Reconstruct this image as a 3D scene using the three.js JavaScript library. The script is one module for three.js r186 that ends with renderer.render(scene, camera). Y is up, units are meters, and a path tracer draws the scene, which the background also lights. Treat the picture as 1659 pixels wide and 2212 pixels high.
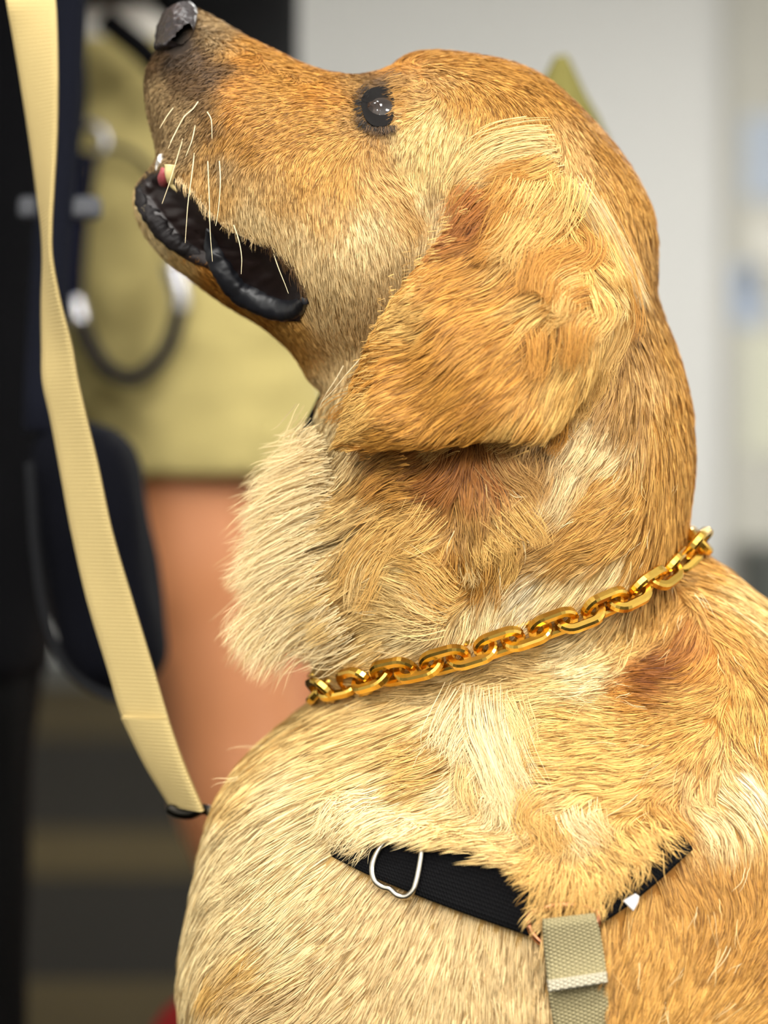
import * as THREE from 'three';
import { mergeGeometries, mergeVertices } from 'three/addons/utils/BufferGeometryUtils.js';
import { RoundedBoxGeometry } from 'three/addons/geometries/RoundedBoxGeometry.js';
import { RectAreaLightUniformsLib } from 'three/addons/lights/RectAreaLightUniformsLib.js';
import { ImprovedNoise } from 'three/addons/math/ImprovedNoise.js';

// ------------------------------------------------------------------ camera, lamps, exposure
const scene = new THREE.Scene();
const S = 4500, CX = 829.5, CY = 1106, EYE = 0.62;          // 4500 photograph pixels per metre on the dog's middle plane (z = 0), one metre from the lens
const camera = new THREE.PerspectiveCamera(2 * Math.atan(2212 / 2 / S) * 180 / Math.PI, 1659 / 2212, 0.05, 40);
camera.position.set(0, EYE, 1);
camera.lookAt(0, EYE, 0);
camera.focus = 0.925;
camera.userData.fStop = 3.4;
const renderer = new THREE.WebGLRenderer({ antialias: true });
renderer.toneMapping = THREE.LinearToneMapping;
renderer.toneMappingExposure = 1.06;
renderer.shadowMap.enabled = true;
scene.background = new THREE.Color(0x000000);
RectAreaLightUniformsLib.init();

const ROOM = { x0: -3.6, x1: 3.4, z0: -6.6, z1: 5.6, h: 2.95 };
// square ceiling panels: x, z, side, strength
const PANELS = [
  [-0.9, 1.9, 0.6, 24], [0.9, 1.9, 0.6, 28], [-0.4, 0.6, 0.5, 28], [-0.7, -0.5, 0.45, 13], [0.5, -3.6, 0.7, 34], [2.1, -3.9, 0.7, 48],
];
// globe lamps hanging in the hall behind the photographer (the dots mirrored in the dog's eye): x, y, z, strength
const GLOBES = [[-1.7, 1.9, 2.3, 3.6], [-0.7, 1.8, 2.6, 5.0], [0.45, 1.8, 2.7, 4.2], [2.0, 1.8, 1.3, 8.5], [-1.2, 2.0, 4.2, 4.4], [0.6, 2.0, 4.4, 4.4]];
const LAMP_COLOR = new THREE.Color(1.0, 0.98, 0.94);

// ------------------------------------------------------------------ helpers
function rng(seed) { let a = seed >>> 0; return () => { a = (a + 0x6D2B79F5) | 0; let t = Math.imul(a ^ (a >>> 15), 1 | a); t = (t + Math.imul(t ^ (t >>> 7), 61 | t)) ^ t; return ((t ^ (t >>> 14)) >>> 0) / 4294967296; }; }
const noiser = new ImprovedNoise();
const noise3 = (x, y, z) => noiser.noise(x + 31.7, y + 17.3, z + 5.9);
const clamp = (x, a, b) => Math.min(b, Math.max(a, x));
const lerp = (a, b, t) => a + (b - a) * t;
const sstep = (a, b, x) => { const t = clamp((x - a) / (b - a), 0, 1); return t * t * (3 - 2 * t); };
const V = (x, y, z) => new THREE.Vector3(x, y, z);
const P = (px, py, z) => V((px - CX) / S * (1 - z), EYE - (py - CY) / S * (1 - z), z);
const srgb = (r, g, b) => new THREE.Color().setRGB(r / 255, g / 255, b / 255, THREE.SRGBColorSpace);
const names = new Map();
function numbered(name) { const n = names.get(name) ?? 0; names.set(name, n + 1); return n ? name + '_' + String(n).padStart(3, '0') : name; }
function thing(name, label, category, group) {
  const o = new THREE.Group(); o.name = numbered(name); o.userData = { label, category }; if (group) o.userData.group = group; scene.add(o); return o;
}
function part(parent, name, geometry, material, label) {
  const m = new THREE.Mesh(geometry, material); m.name = name; m.castShadow = m.receiveShadow = true; if (label) m.userData.label = label; parent.add(m); return m;
}
function tag(name, geometry, material, label, category, group) {
  const m = new THREE.Mesh(geometry, material); m.name = numbered(name); m.castShadow = m.receiveShadow = true; m.userData = { label, category }; if (group) m.userData.group = group; scene.add(m); return m;
}
function struct(name, geometry, material, label) {
  const m = new THREE.Mesh(geometry, material); m.name = name; m.castShadow = m.receiveShadow = true; m.userData = { kind: 'structure', label, category: name.split('_')[0] }; scene.add(m); return m;
}
function box(x0, x1, y0, y1, z0, z1) { return new THREE.BoxGeometry(x1 - x0, y1 - y0, z1 - z0).translate((x0 + x1) / 2, (y0 + y1) / 2, (z0 + z1) / 2); }
const mat = (color, roughness = 0.7, extra = {}) => new THREE.MeshPhysicalMaterial({ color, roughness, ...extra });
function grainTexture(w, h, f) {
  const d = new Uint8Array(w * h * 4);
  for (let y = 0; y < h; y++) for (let x = 0; x < w; x++) { const v = clamp(f(x, y), 0, 1) * 255, i = (y * w + x) * 4; d[i] = d[i + 1] = d[i + 2] = v; d[i + 3] = 255; }
  const t = new THREE.DataTexture(d, w, h); t.wrapS = t.wrapT = THREE.RepeatWrapping; t.magFilter = THREE.LinearFilter; t.needsUpdate = true; return t;
}

// naive surface nets: field > 0 is inside; f holds nx*ny*nz samples
function surfaceNets(f, nx, ny, nz, ox, oy, oz, h) {
  const id = new Int32Array(nx * ny * nz).fill(-1), pos = [], idx = [], sx = 1, sy = nx, sz = nx * ny;
  const off = [0, sx, sy, sx + sy, sz, sx + sz, sy + sz, sx + sy + sz];
  const edges = [[0, 1], [2, 3], [4, 5], [6, 7], [0, 2], [1, 3], [4, 6], [5, 7], [0, 4], [1, 5], [2, 6], [3, 7]];
  for (let k = 0; k < nz - 1; k++) for (let j = 0; j < ny - 1; j++) for (let i = 0; i < nx - 1; i++) {
    const b = i + j * sy + k * sz; let m = 0;
    for (let c = 0; c < 8; c++) if (f[b + off[c]] > 0) m |= 1 << c;
    if (m === 0 || m === 255) continue;
    let n = 0, x = 0, y = 0, z = 0;
    for (const [p, q] of edges) {
      if (((m >> p) & 1) === ((m >> q) & 1)) continue;
      const a = f[b + off[p]], c = f[b + off[q]], t = a / (a - c);
      x += (p & 1) + ((q & 1) - (p & 1)) * t; y += ((p >> 1) & 1) + (((q >> 1) & 1) - ((p >> 1) & 1)) * t; z += (p >> 2) + ((q >> 2) - (p >> 2)) * t; n++;
    }
    id[b] = pos.length / 3; pos.push(ox + (i + x / n) * h, oy + (j + y / n) * h, oz + (k + z / n) * h);
  }
  const quad = (a, b, c, d, flip) => { if (a < 0 || b < 0 || c < 0 || d < 0) return; if (flip) idx.push(a, c, b, a, d, c); else idx.push(a, b, c, a, c, d); };
  for (let k = 1; k < nz - 1; k++) for (let j = 1; j < ny - 1; j++) for (let i = 1; i < nx - 1; i++) {
    const b = i + j * sy + k * sz, v = f[b] > 0;
    if (v !== f[b + sx] > 0) quad(id[b - sy - sz], id[b - sz], id[b], id[b - sy], !v);
    if (v !== f[b + sy] > 0) quad(id[b - sx - sz], id[b - sx], id[b], id[b - sz], !v);
    if (v !== f[b + sz] > 0) quad(id[b - sx - sy], id[b - sy], id[b], id[b - sx], !v);
  }
  const g = new THREE.BufferGeometry();
  g.setAttribute('position', new THREE.BufferAttribute(new Float32Array(pos), 3));
  g.setIndex(new THREE.BufferAttribute(new Uint32Array(idx), 1));
  g.computeVertexNormals();
  return g;
}
function sdfMesh(fn, [x0, y0, z0], [x1, y1, z1], h) {
  const nx = Math.ceil((x1 - x0) / h) + 1, ny = Math.ceil((y1 - y0) / h) + 1, nz = Math.ceil((z1 - z0) / h) + 1, f = new Float32Array(nx * ny * nz);
  for (let k = 0, q = 0; k < nz; k++) for (let j = 0; j < ny; j++) for (let i = 0; i < nx; i++, q++) f[q] = -fn(x0 + i * h, y0 + j * h, z0 + k * h);
  return surfaceNets(f, nx, ny, nz, x0, y0, z0, h);
}
// tapered capsule distance, with a flattening factor for z if wanted
function cap(x, y, z, a, b, ra, rb) {
  const bx = b[0] - a[0], by = b[1] - a[1], bz = b[2] - a[2], px = x - a[0], py = y - a[1], pz = z - a[2];
  const t = clamp((px * bx + py * by + pz * bz) / (bx * bx + by * by + bz * bz + 1e-12), 0, 1);
  return Math.hypot(px - bx * t, py - by * t, pz - bz * t) - lerp(ra, rb, t);
}
const smin = (a, b, k) => { const h = Math.max(k - Math.abs(a - b), 0) / k; return Math.min(a, b) - h * h * k * 0.25; };
const smax = (a, b, k) => -smin(-a, -b, k);
// closed Catmull-Rom outline through points, n samples per span
function smoothLoop(pts, n = 5) {
  const out = [], m = pts.length;
  for (let i = 0; i < m; i++) {
    const [a, b, c, d] = [pts[(i + m - 1) % m], pts[i], pts[(i + 1) % m], pts[(i + 2) % m]];
    for (let k = 0; k < n; k++) { const t = k / n, t2 = t * t, t3 = t2 * t; out.push([0, 1].map((q) => 0.5 * (2 * b[q] + (c[q] - a[q]) * t + (2 * a[q] - 5 * b[q] + 4 * c[q] - d[q]) * t2 + (3 * b[q] - a[q] - 3 * c[q] + d[q]) * t3))); }
  }
  return out;
}
function polyDist(poly, x, y) {          // signed: positive inside
  let best = 1e9, inside = false;
  for (let i = 0, j = poly.length - 1; i < poly.length; j = i++) {
    const [ax, ay] = poly[j], [bx, by] = poly[i], ex = bx - ax, ey = by - ay, px = x - ax, py = y - ay;
    const t = clamp((px * ex + py * ey) / (ex * ex + ey * ey + 1e-12), 0, 1), dx = px - ex * t, dy = py - ey * t, d = dx * dx + dy * dy;
    if (d < best) best = d;
    if ((ay > y) !== (by > y) && x < ax + (y - ay) * ex / ey) inside = !inside;
  }
  return inside ? Math.sqrt(best) : -Math.sqrt(best);
}
function polyline(pts, closed = false) { return new THREE.CatmullRomCurve3(pts, closed, 'centripetal'); }
// a tube with a radius that varies along the path
function tubeAlong(pts, radius, seg = 40, sides = 10, squash = 1) {
  const c = polyline(pts), fr = c.computeFrenetFrames(seg, false), pos = [], idx = [], v = V(0, 0, 0);
  for (let i = 0; i <= seg; i++) {
    c.getPointAt(i / seg, v); const r = typeof radius === 'function' ? radius(i / seg) : radius;
    for (let k = 0; k < sides; k++) { const a = k / sides * Math.PI * 2, n = fr.normals[i], b = fr.binormals[i], ca = Math.cos(a) * r, sa = Math.sin(a) * r * squash; pos.push(v.x + n.x * ca + b.x * sa, v.y + n.y * ca + b.y * sa, v.z + n.z * ca + b.z * sa); }
  }
  for (let i = 0; i < seg; i++) for (let k = 0; k < sides; k++) { const a = i * sides + k, b = i * sides + (k + 1) % sides, c2 = a + sides, d = b + sides; idx.push(a, b, c2, b, d, c2); }
  const s0 = pos.length / 3; for (const [i, e] of [[0, 0], [seg, 1]]) { c.getPointAt(e, v); pos.push(v.x, v.y, v.z); for (let k = 0; k < sides; k++) { const a = i * sides + k, b = i * sides + (k + 1) % sides; if (e) idx.push(s0 + 1, a, b); else idx.push(s0, b, a); } }
  const g = new THREE.BufferGeometry(); g.setAttribute('position', new THREE.Float32BufferAttribute(pos, 3)); g.setIndex(idx); g.computeVertexNormals(); return g;
}
// a sheet given by rows of points, thickened along the given normals; uv in metres
function sheet(rows, normals, thick, uOf, vOf) {
  const n = rows.length, m = rows[0].length, pos = [], uv = [], idx = [];
  for (const side of [1, -1]) for (let i = 0; i < n; i++) for (let j = 0; j < m; j++) {
    const p = rows[i][j], q = normals[i][j]; pos.push(p.x + q.x * thick / 2 * side, p.y + q.y * thick / 2 * side, p.z + q.z * thick / 2 * side); uv.push(uOf(i, j), vOf(i, j));
  }
  const o = n * m, at = (i, j) => i * m + j;
  for (let i = 0; i < n - 1; i++) for (let j = 0; j < m - 1; j++) { const a = at(i, j), b = at(i, j + 1), c = at(i + 1, j), d = at(i + 1, j + 1); idx.push(a, c, b, b, c, d, a + o, b + o, c + o, b + o, d + o, c + o); }
  const rim = []; for (let j = 0; j < m; j++) rim.push(at(0, j)); for (let i = 1; i < n; i++) rim.push(at(i, m - 1)); for (let j = m - 2; j >= 0; j--) rim.push(at(n - 1, j)); for (let i = n - 2; i > 0; i--) rim.push(at(i, 0));
  for (let k = 0; k < rim.length; k++) { const a = rim[k], b = rim[(k + 1) % rim.length]; idx.push(a, b, a + o, b, b + o, a + o); }
  const g = new THREE.BufferGeometry(); g.setAttribute('position', new THREE.Float32BufferAttribute(pos, 3)); g.setAttribute('uv', new THREE.Float32BufferAttribute(uv, 2)); g.setIndex(idx); g.computeVertexNormals(); return g;
}

// ------------------------------------------------------------------ the hall
{
  const { x0, x1, z0, z1, h } = ROOM, t = 0.12;
  const plaster = mat(srgb(226, 226, 223), 0.9), side = plaster, white = mat(srgb(235, 233, 228), 0.85);
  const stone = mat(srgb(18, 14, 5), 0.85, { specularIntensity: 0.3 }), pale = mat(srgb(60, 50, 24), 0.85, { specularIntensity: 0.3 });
  const floor = struct('floor', box(x0, x1, -t, 0, z0, z1), stone, 'dark brown polished stone floor of the hall');
  for (const [a, b] of [[-6.5, -4.75], [-3.05, -2.55], [-1.75, -1.45], [0.6, 0.9]]) part(floor, 'painted_lit_band', box(x0, x1, 0, 0.002, a, b), pale, 'lit stretch of the floor painted as a lighter olive band');  // lighter bands put the lit stretches of floor into its colour
  struct('ceiling', box(x0, x1, h, h + t, z0, z1), white, 'white ceiling with square light panels');
  struct('wall_back', box(x0 - t, x1 + t, 0, h, z0 - t, z0), plaster, 'off-white plaster wall at the far end of the hall');
  struct('wall_left', box(x0 - t, x0, 0, h, z0, z1), side, 'grey side wall of the hall');
  struct('wall_right', box(x1, x1 + t, 0, h, z0, z1), plaster, 'off-white side wall of the hall');
  struct('wall_front', box(x0 - t, x1 + t, 0, h, z1, z1 + t), side, 'grey wall behind the photographer');
  const base = mat(srgb(92, 94, 92), 0.7);
  struct('baseboard_back', box(x0, x1, 0, 0.1, z0, z0 + 0.02), base, 'grey baseboard of the far wall');
  const glow = new THREE.MeshStandardMaterial({ color: 0xffffff, emissive: LAMP_COLOR, emissiveIntensity: 2.2, roughness: 0.6 }), rimM = mat(srgb(225, 225, 225), 0.5);
  for (const [x, z, s, power] of PANELS) {
    const o = thing('ceiling_light', 'square white light panel set in the hall ceiling', 'light', 'square light panels in the ceiling');
    o.position.set(x, h, z);
    for (const [a, b] of [[1, 0], [-1, 0], [0, 1], [0, -1]]) part(o, 'frame', box(a ? a * s / 2 - 0.015 : -s / 2 - 0.015, a ? a * s / 2 + 0.015 : s / 2 + 0.015, -0.025, 0, b ? b * s / 2 - 0.015 : -s / 2 - 0.015, b ? b * s / 2 + 0.015 : s / 2 + 0.015), rimM);
    part(o, 'diffuser_lamp', box(-s / 2, s / 2, -0.012, -0.002, -s / 2, s / 2), glow, 'glowing white diffuser');
    const l = new THREE.RectAreaLight(LAMP_COLOR, power, s * 0.96, s * 0.96); l.name = 'panel_lamp'; l.position.set(x, h - 0.03, z); l.lookAt(x, 0, z); scene.add(l);
  }
  for (const [x, y, z, power] of GLOBES) {
    const o = thing('pendant_lamp', 'round white glass globe lamp hanging from the hall ceiling', 'lamp', 'globe lamps hanging behind the photographer'); o.position.set(x, y, z);
    part(o, 'globe_lamp', new THREE.SphereGeometry(0.11, 16, 10), glow, 'glowing white glass globe'); part(o, 'cap', new THREE.CylinderGeometry(0.035, 0.05, 0.05, 20).translate(0, 0.125, 0), rimM); part(o, 'cord', new THREE.CylinderGeometry(0.004, 0.004, h - y - 0.15, 8).translate(0, 0.15 + (h - y - 0.15) / 2, 0), mat(srgb(40, 40, 40), 0.6)); part(o, 'ceiling_rose', new THREE.CylinderGeometry(0.05, 0.05, 0.02, 20).translate(0, h - y - 0.01, 0), rimM);
    const l = new THREE.PointLight(LAMP_COLOR, power); l.name = 'globe_light'; l.position.set(x, y, z); l.shadow.radius = 5; l.castShadow = true; scene.add(l);
  }
  // far wall: pale pillar, noticeboard sheets, low dark cabinet
  const far = (px, py) => P(px, py, z0 + 0.1);
  struct('trim_1', box(far(1578, 0).x, far(1578, 0).x + 1.2, 0, h, z0, z0 + 0.06), mat(srgb(196, 194, 184), 0.9), 'pale beige pilaster on the far wall');
  const sheets = [[1606, 250, 1700, 430, [186, 196, 210], 'pale blue paper sheet pinned high on the beige pilaster'], [1585, 570, 1650, 700, [172, 186, 208], 'pale blue paper sheet pinned low on the beige pilaster'], [1625, 470, 1690, 640, [226, 224, 214], 'cream paper sheet between two pale blue sheets'], [1610, 720, 1720, 980, [214, 214, 194], 'large pale yellow paper sheet on the beige pilaster']];
  for (const [a, b, c, d, col, label] of sheets) { const p = P(a, b, z0 + 0.07), q = P(c, d, z0 + 0.07); tag('wall_sheet', box(p.x, q.x, q.y, p.y, z0 + 0.061, z0 + 0.066), mat(srgb(...col), 0.9), label, 'paper', 'paper sheets pinned to the pilaster'); }
  const cab = thing('low_cabinet', 'low dark grey cabinet standing against the far wall', 'cabinet'), cp = P(1640, 1190, z0 + 0.5);
  part(cab, 'body', box(cp.x, cp.x + 0.9, 0.06, cp.y, z0 + 0.07, z0 + 0.5), mat(srgb(70, 74, 68), 0.6));
  part(cab, 'top', box(cp.x - 0.02, cp.x + 0.92, cp.y, cp.y + 0.025, z0 + 0.065, z0 + 0.52), mat(srgb(96, 98, 92), 0.5));
  for (const s of [0, 1]) { const d = part(cab, 'door', box(cp.x + 0.01 + s * 0.445, cp.x + 0.445 + s * 0.445, 0.07, cp.y - 0.01, z0 + 0.5, z0 + 0.518), mat(srgb(78, 82, 76), 0.6)); part(d, 'handle', box(cp.x + 0.41 + s * 0.06, cp.x + 0.42 + s * 0.06, cp.y - 0.16, cp.y - 0.06, z0 + 0.518, z0 + 0.535), mat(srgb(150, 150, 150), 0.3, { metalness: 1 })); }
  for (const s of [0.02, 0.84]) part(cab, 'foot', box(cp.x + s, cp.x + s + 0.05, 0, 0.06, z0 + 0.1, z0 + 0.48), mat(srgb(30, 30, 30), 0.6));
}

// ------------------------------------------------------------------ people behind the dog
const cloth = (r, g, b, rough = 0.95) => mat(srgb(r, g, b), rough, { specularIntensity: 0.25 });
const skinM = mat(srgb(214, 142, 94), 0.55);
function handField(x, y, z, w, dir, spread, side, curl) {     // palm and five bent fingers
  const d = V(...dir).normalize(), s = V(...spread).normalize(), n = V(0, 0, 0).crossVectors(d, s).multiplyScalar(side), at = (a, b, c) => [w[0] + d.x * a + s.x * b + n.x * c, w[1] + d.y * a + s.y * b + n.y * c, w[2] + d.z * a + s.z * b + n.z * c];
  let f = smin(cap(x, y, z, at(0, 0, 0), at(0.075, 0.018, 0), 0.024, 0.017), cap(x, y, z, at(0, 0, 0), at(0.075, -0.02, 0), 0.024, 0.016), 0.02);
  const fingers = [[0.03, 0.04, 0.024, 0.02], [0.01, 0.045, 0.028, 0.022], [-0.01, 0.041, 0.026, 0.02], [-0.029, 0.032, 0.02, 0.017]];
  for (const [b, l1, l2, l3] of fingers) {
    let p = at(0.08, b, 0), ang = curl * 0.6, a0 = 0.08, c0 = 0;
    for (const [l, r] of [[l1, 0.0095], [l2, 0.0088], [l3, 0.008]]) { a0 += Math.cos(ang) * l; c0 += Math.sin(ang) * l; const q = at(a0, b, c0); f = smin(f, cap(x, y, z, p, q, r, r - 0.0008), 0.004); p = q; ang += curl; }
  }
  const t0 = at(0.02, 0.03, 0.006), t1 = at(0.05, 0.055, 0.02), t2 = at(0.075, 0.05, 0.034);
  return smin(smin(f, cap(x, y, z, t0, t1, 0.013, 0.011), 0.012), cap(x, y, z, t1, t2, 0.011, 0.009), 0.004);
}
function headField(x, y, z, c, fx) {      // c: centre of the skull, fx: facing direction (unit, in the floor plane)
  const lx = x - c[0], ly = y - c[1], lz = z - c[2], f = lx * fx[0] + lz * fx[1], s = Math.abs(-lx * fx[1] + lz * fx[0]);
  let d = Math.hypot(f / 0.098, (ly - 0.01) / 0.115, s / 0.078) * 0.09 - 0.09;
  d = smin(d, Math.hypot((f - 0.03) / 0.07, (ly + 0.07) / 0.065, s / 0.055) * 0.06 - 0.06, 0.03);
  d = smin(d, cap(f, ly, s, [0.09, 0.0, 0], [0.112, -0.04, 0], 0.009, 0.014), 0.015);
  d = smin(d, cap(f, ly, s, [0.09, -0.075, 0], [0.09, -0.075, 0.02], 0.008, 0.006), 0.01);
  d = Math.max(d, -(Math.hypot(f - 0.098, ly - 0.012, s - 0.032) - 0.014));
  d = smin(d, Math.hypot(f - 0.082, ly - 0.012, s - 0.032) - 0.013, 0.003);
  return smin(d, Math.hypot(f / 0.02, (ly + 0.012) / 0.032, (s - 0.08) / 0.01) * 0.012 - 0.012, 0.008);
}
{ // person standing side-on behind the dog's muzzle: khaki shorts, white shirt-tail, black top
  const z0 = -0.95, W = (px, py, dz = 0) => { const p = P(px, py, z0); return [p.x, p.y, z0 + dz]; };
  const o = thing('person', 'person in khaki knee-length shorts, white shirt-tail and black top, standing behind the dog', 'person');
  const hip = W(300, 180), X = (px) => P(px, 0, z0).x;
  const legs = [0.02, -0.16].map((dz) => ({ h: [hip[0] - 0.005, hip[1] - 0.03, z0 + dz], k: [X(430) + (dz < 0 ? 0.03 : 0), 0.575, z0 + dz], m: [X(545) + (dz < 0 ? 0.05 : 0), 0.36, z0 + dz], a: [X(660) + (dz < 0 ? 0.06 : 0), 0.085, z0 + dz] }));
  const torso = (x, y, z, e) => { let d = smin(cap(x, y, z, [hip[0], 0.95, z0 + 0.01], [hip[0], 0.95, z0 - 0.15], 0.105 + e, 0.105 + e), cap(x, y, z, [hip[0] - 0.01, 1.36, z0 + 0.08], [hip[0] - 0.01, 1.36, z0 - 0.22], 0.085 + e, 0.085 + e), 0.05); return smin(d, cap(x, y, z, [hip[0], 0.97, z0 - 0.07], [hip[0], 1.32, z0 - 0.07], 0.115 + e, 0.12 + e), 0.06); };
  const body = (x, y, z) => {
    let d = torso(x, y, z, 0);
    for (const { h, k, m, a } of legs) { d = smin(d, cap(x, y, z, h, k, 0.095, 0.074), 0.03); d = smin(d, cap(x, y, z, k, m, 0.07, 0.064), 0.02); d = smin(d, cap(x, y, z, m, a, 0.064, 0.038), 0.03); d = smin(d, Math.hypot(x - k[0] + 0.045, y - k[1] - 0.01, z - k[2]) - 0.036, 0.03); d = smin(d, cap(x, y, z, a, [a[0] - 0.16, 0.035, a[2]], 0.036, 0.03), 0.03); }
    d = smin(d, cap(x, y, z, [hip[0] - 0.01, 1.4, z0 - 0.07], [hip[0] - 0.03, 1.52, z0 - 0.07], 0.055, 0.055), 0.03);
    for (const s of [0, 1]) { const sh = [hip[0] - 0.01, 1.36, s ? z0 - 0.24 : z0 + 0.1], el = [hip[0] + 0.02, 1.12, s ? z0 - 0.27 : z0 + 0.12], wr = [hip[0] - 0.18, 1.2, s ? z0 - 0.2 : z0 + 0.04]; d = smin(d, cap(x, y, z, sh, el, 0.05, 0.04), 0.02); d = smin(d, cap(x, y, z, el, wr, 0.04, 0.028), 0.01); }
    return smin(d, headField(x, y, z, [hip[0] - 0.05, 1.62, z0 - 0.07], [-1, 0]), 0.02);
  };
  const hand = (s) => sdfMesh((x, y, z) => handField(x, y, z, [hip[0] - 0.19, 1.2, z0 + (s > 0 ? 0.035 : -0.195)], [-1, 0.1, -0.3 * s], [0, 1, 0], s, 0.5), [hip[0] - 0.4, 1.09, z0 + (s > 0 ? -0.1 : -0.27)], [hip[0] - 0.15, 1.31, z0 + (s > 0 ? 0.12 : -0.05)], 0.006);
  const skin = mergeGeometries([sdfMesh(body, [hip[0] - 0.3, -0.005, z0 - 0.34], [hip[0] + 0.26, 1.76, z0 + 0.2], 0.013), hand(1), hand(-1)]);
  part(o, 'body', skin, skinM);
  // shorts: wide legs with folds
  const L = X(196), R = X(735);
  const shorts = (x, y, z) => {
    const t = clamp((1.0 - y) / 0.36, 0, 1), cx = lerp(hip[0], (L + R) / 2, t), hw = lerp(0.125, (R - L) / 2, Math.pow(t, 0.8));
    const fold = 0.007 * noise3(x * 9 + y * 4, y * 24 - x * 10, z * 8) + 0.004 * noise3(x * 30, y * 60, z * 20);
    let d = 1; for (const c of [z0 + 0.02, z0 - 0.16]) d = smin(d, (Math.hypot((x - cx) / hw, (z - c) / 0.115) - 1) * 0.1, 0.04);
    return Math.max(d - fold, y - 1.035, W(0, 1036)[1] - y);
  };
  part(o, 'shorts', sdfMesh(shorts, [hip[0] - 0.16, 0.62, z0 - 0.32], [R + 0.05, 1.05, z0 + 0.17], 0.009), cloth(196, 180, 118), 'loose khaki shorts ending above the knee');
  const white = (x, y, z) => Math.max(torso(x, y, z, 0.022) - 0.008 * noise3(x * 14, y * 14, z * 12), y - 1.08, (W(0, 212)[1] + 0.12 * (hip[0] - x) - 0.006 * Math.cos(x * 60)) - y);
  part(o, 'undershirt', sdfMesh(white, [hip[0] - 0.22, 0.95, z0 - 0.34], [hip[0] + 0.22, 1.1, z0 + 0.22], 0.01), cloth(214, 212, 204), 'white shirt-tail hanging out below the black top');
  const black = (x, y, z) => { let d = torso(x, y, z, 0.03); for (const s of [0, 1]) d = smin(d, cap(x, y, z, [hip[0] - 0.01, 1.36, s ? z0 - 0.24 : z0 + 0.1], [hip[0] + 0.02, 1.16, s ? z0 - 0.27 : z0 + 0.12], 0.062, 0.056), 0.02); return Math.max(d, W(0, lerp(58, 215, sstep(X(345), X(430), x)))[1] - y, y - 1.45, 1.15 - y - (Math.hypot(x - hip[0], (z - z0 + 0.07) * 0.9) < 0.2 ? 1 : 0)); };
  part(o, 'top', sdfMesh(black, [hip[0] - 0.26, 0.96, z0 - 0.36], [hip[0] + 0.24, 1.5, z0 + 0.22], 0.012), cloth(6, 6, 7), 'black top');
  for (const { a } of legs) part(o, 'shoe', sdfMesh((x, y, z) => Math.max(smin(cap(x, y, z, [a[0] + 0.03, 0.05, a[2]], [a[0] - 0.17, 0.04, a[2]], 0.05, 0.042), cap(x, y, z, [a[0], 0.1, a[2]], [a[0], 0.05, a[2]], 0.05, 0.05), 0.03), 0.002 - y, y - 0.12), [a[0] - 0.24, -0.01, a[2] - 0.08], [a[0] + 0.12, 0.16, a[2] + 0.08], 0.008), cloth(40, 38, 36), 'dark shoe');
  part(o, 'hair', sdfMesh((x, y, z) => Math.max(headField(x, y, z, [hip[0] - 0.05, 1.62, z0 - 0.07], [-1, 0]) - 0.012, 1.66 - y - (x - hip[0] + 0.06) * 0.7), [hip[0] - 0.2, 1.55, z0 - 0.2], [hip[0] + 0.1, 1.78, z0 + 0.06], 0.008), cloth(40, 28, 20));
  // black belt-bag strap across the white shirt
  const strapPts = [[225, 40], [262, 70], [300, 100], [345, 145], [400, 190]].map(([u, v]) => { const w = P(u, v, z0 + 0.175); return V(w.x, w.y, z0 + 0.175); });
  part(o, 'strap', tubeAlong(strapPts, 0.011, 30, 8), cloth(12, 12, 14), 'black strap across the white shirt-tail');
  // navy leash loop with chrome ends hanging from the belt
  const k = thing('leash_loop', 'navy blue leash loop with chrome clips hanging in front of the khaki shorts', 'leash');
  const zz = z0 + 0.17, q = (u, v) => P(u, v, zz), navy = mat(srgb(10, 13, 36), 0.7, { specularIntensity: 0.3 }), chrome = mat(srgb(200, 200, 205), 0.25, { metalness: 1 });
  part(k, 'cord', tubeAlong([q(388, 668), q(374, 720), q(345, 775), q(290, 818), q(235, 800), q(195, 745), q(172, 690)], 0.0068, 60, 12), navy);
  part(k, 'clip', tubeAlong([q(372, 570), q(380, 600), q(390, 640), q(388, 672)], (t) => 0.009 - 0.002 * t, 24, 12), chrome, 'chrome clip');
  part(k, 'clip', tubeAlong([q(160, 640), q(166, 665), q(173, 695)], 0.0075, 16, 12), chrome, 'chrome clip');
  part(k, 'ring', new THREE.TorusGeometry(0.014, 0.004, 10, 28).translate(...q(192, 305).toArray()), chrome, 'chrome belt ring');
  part(k, 'strap', tubeAlong([q(190, 330), q(178, 420), q(165, 520), q(158, 645)], 0.009, 30, 8), navy);
  part(k, 'strap', tubeAlong([q(205, 300), q(290, 330), q(360, 420), q(385, 500), q(374, 572)].map((v) => v.setZ(z0 + 0.15)), 0.003, 30, 8), navy);
}
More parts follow.
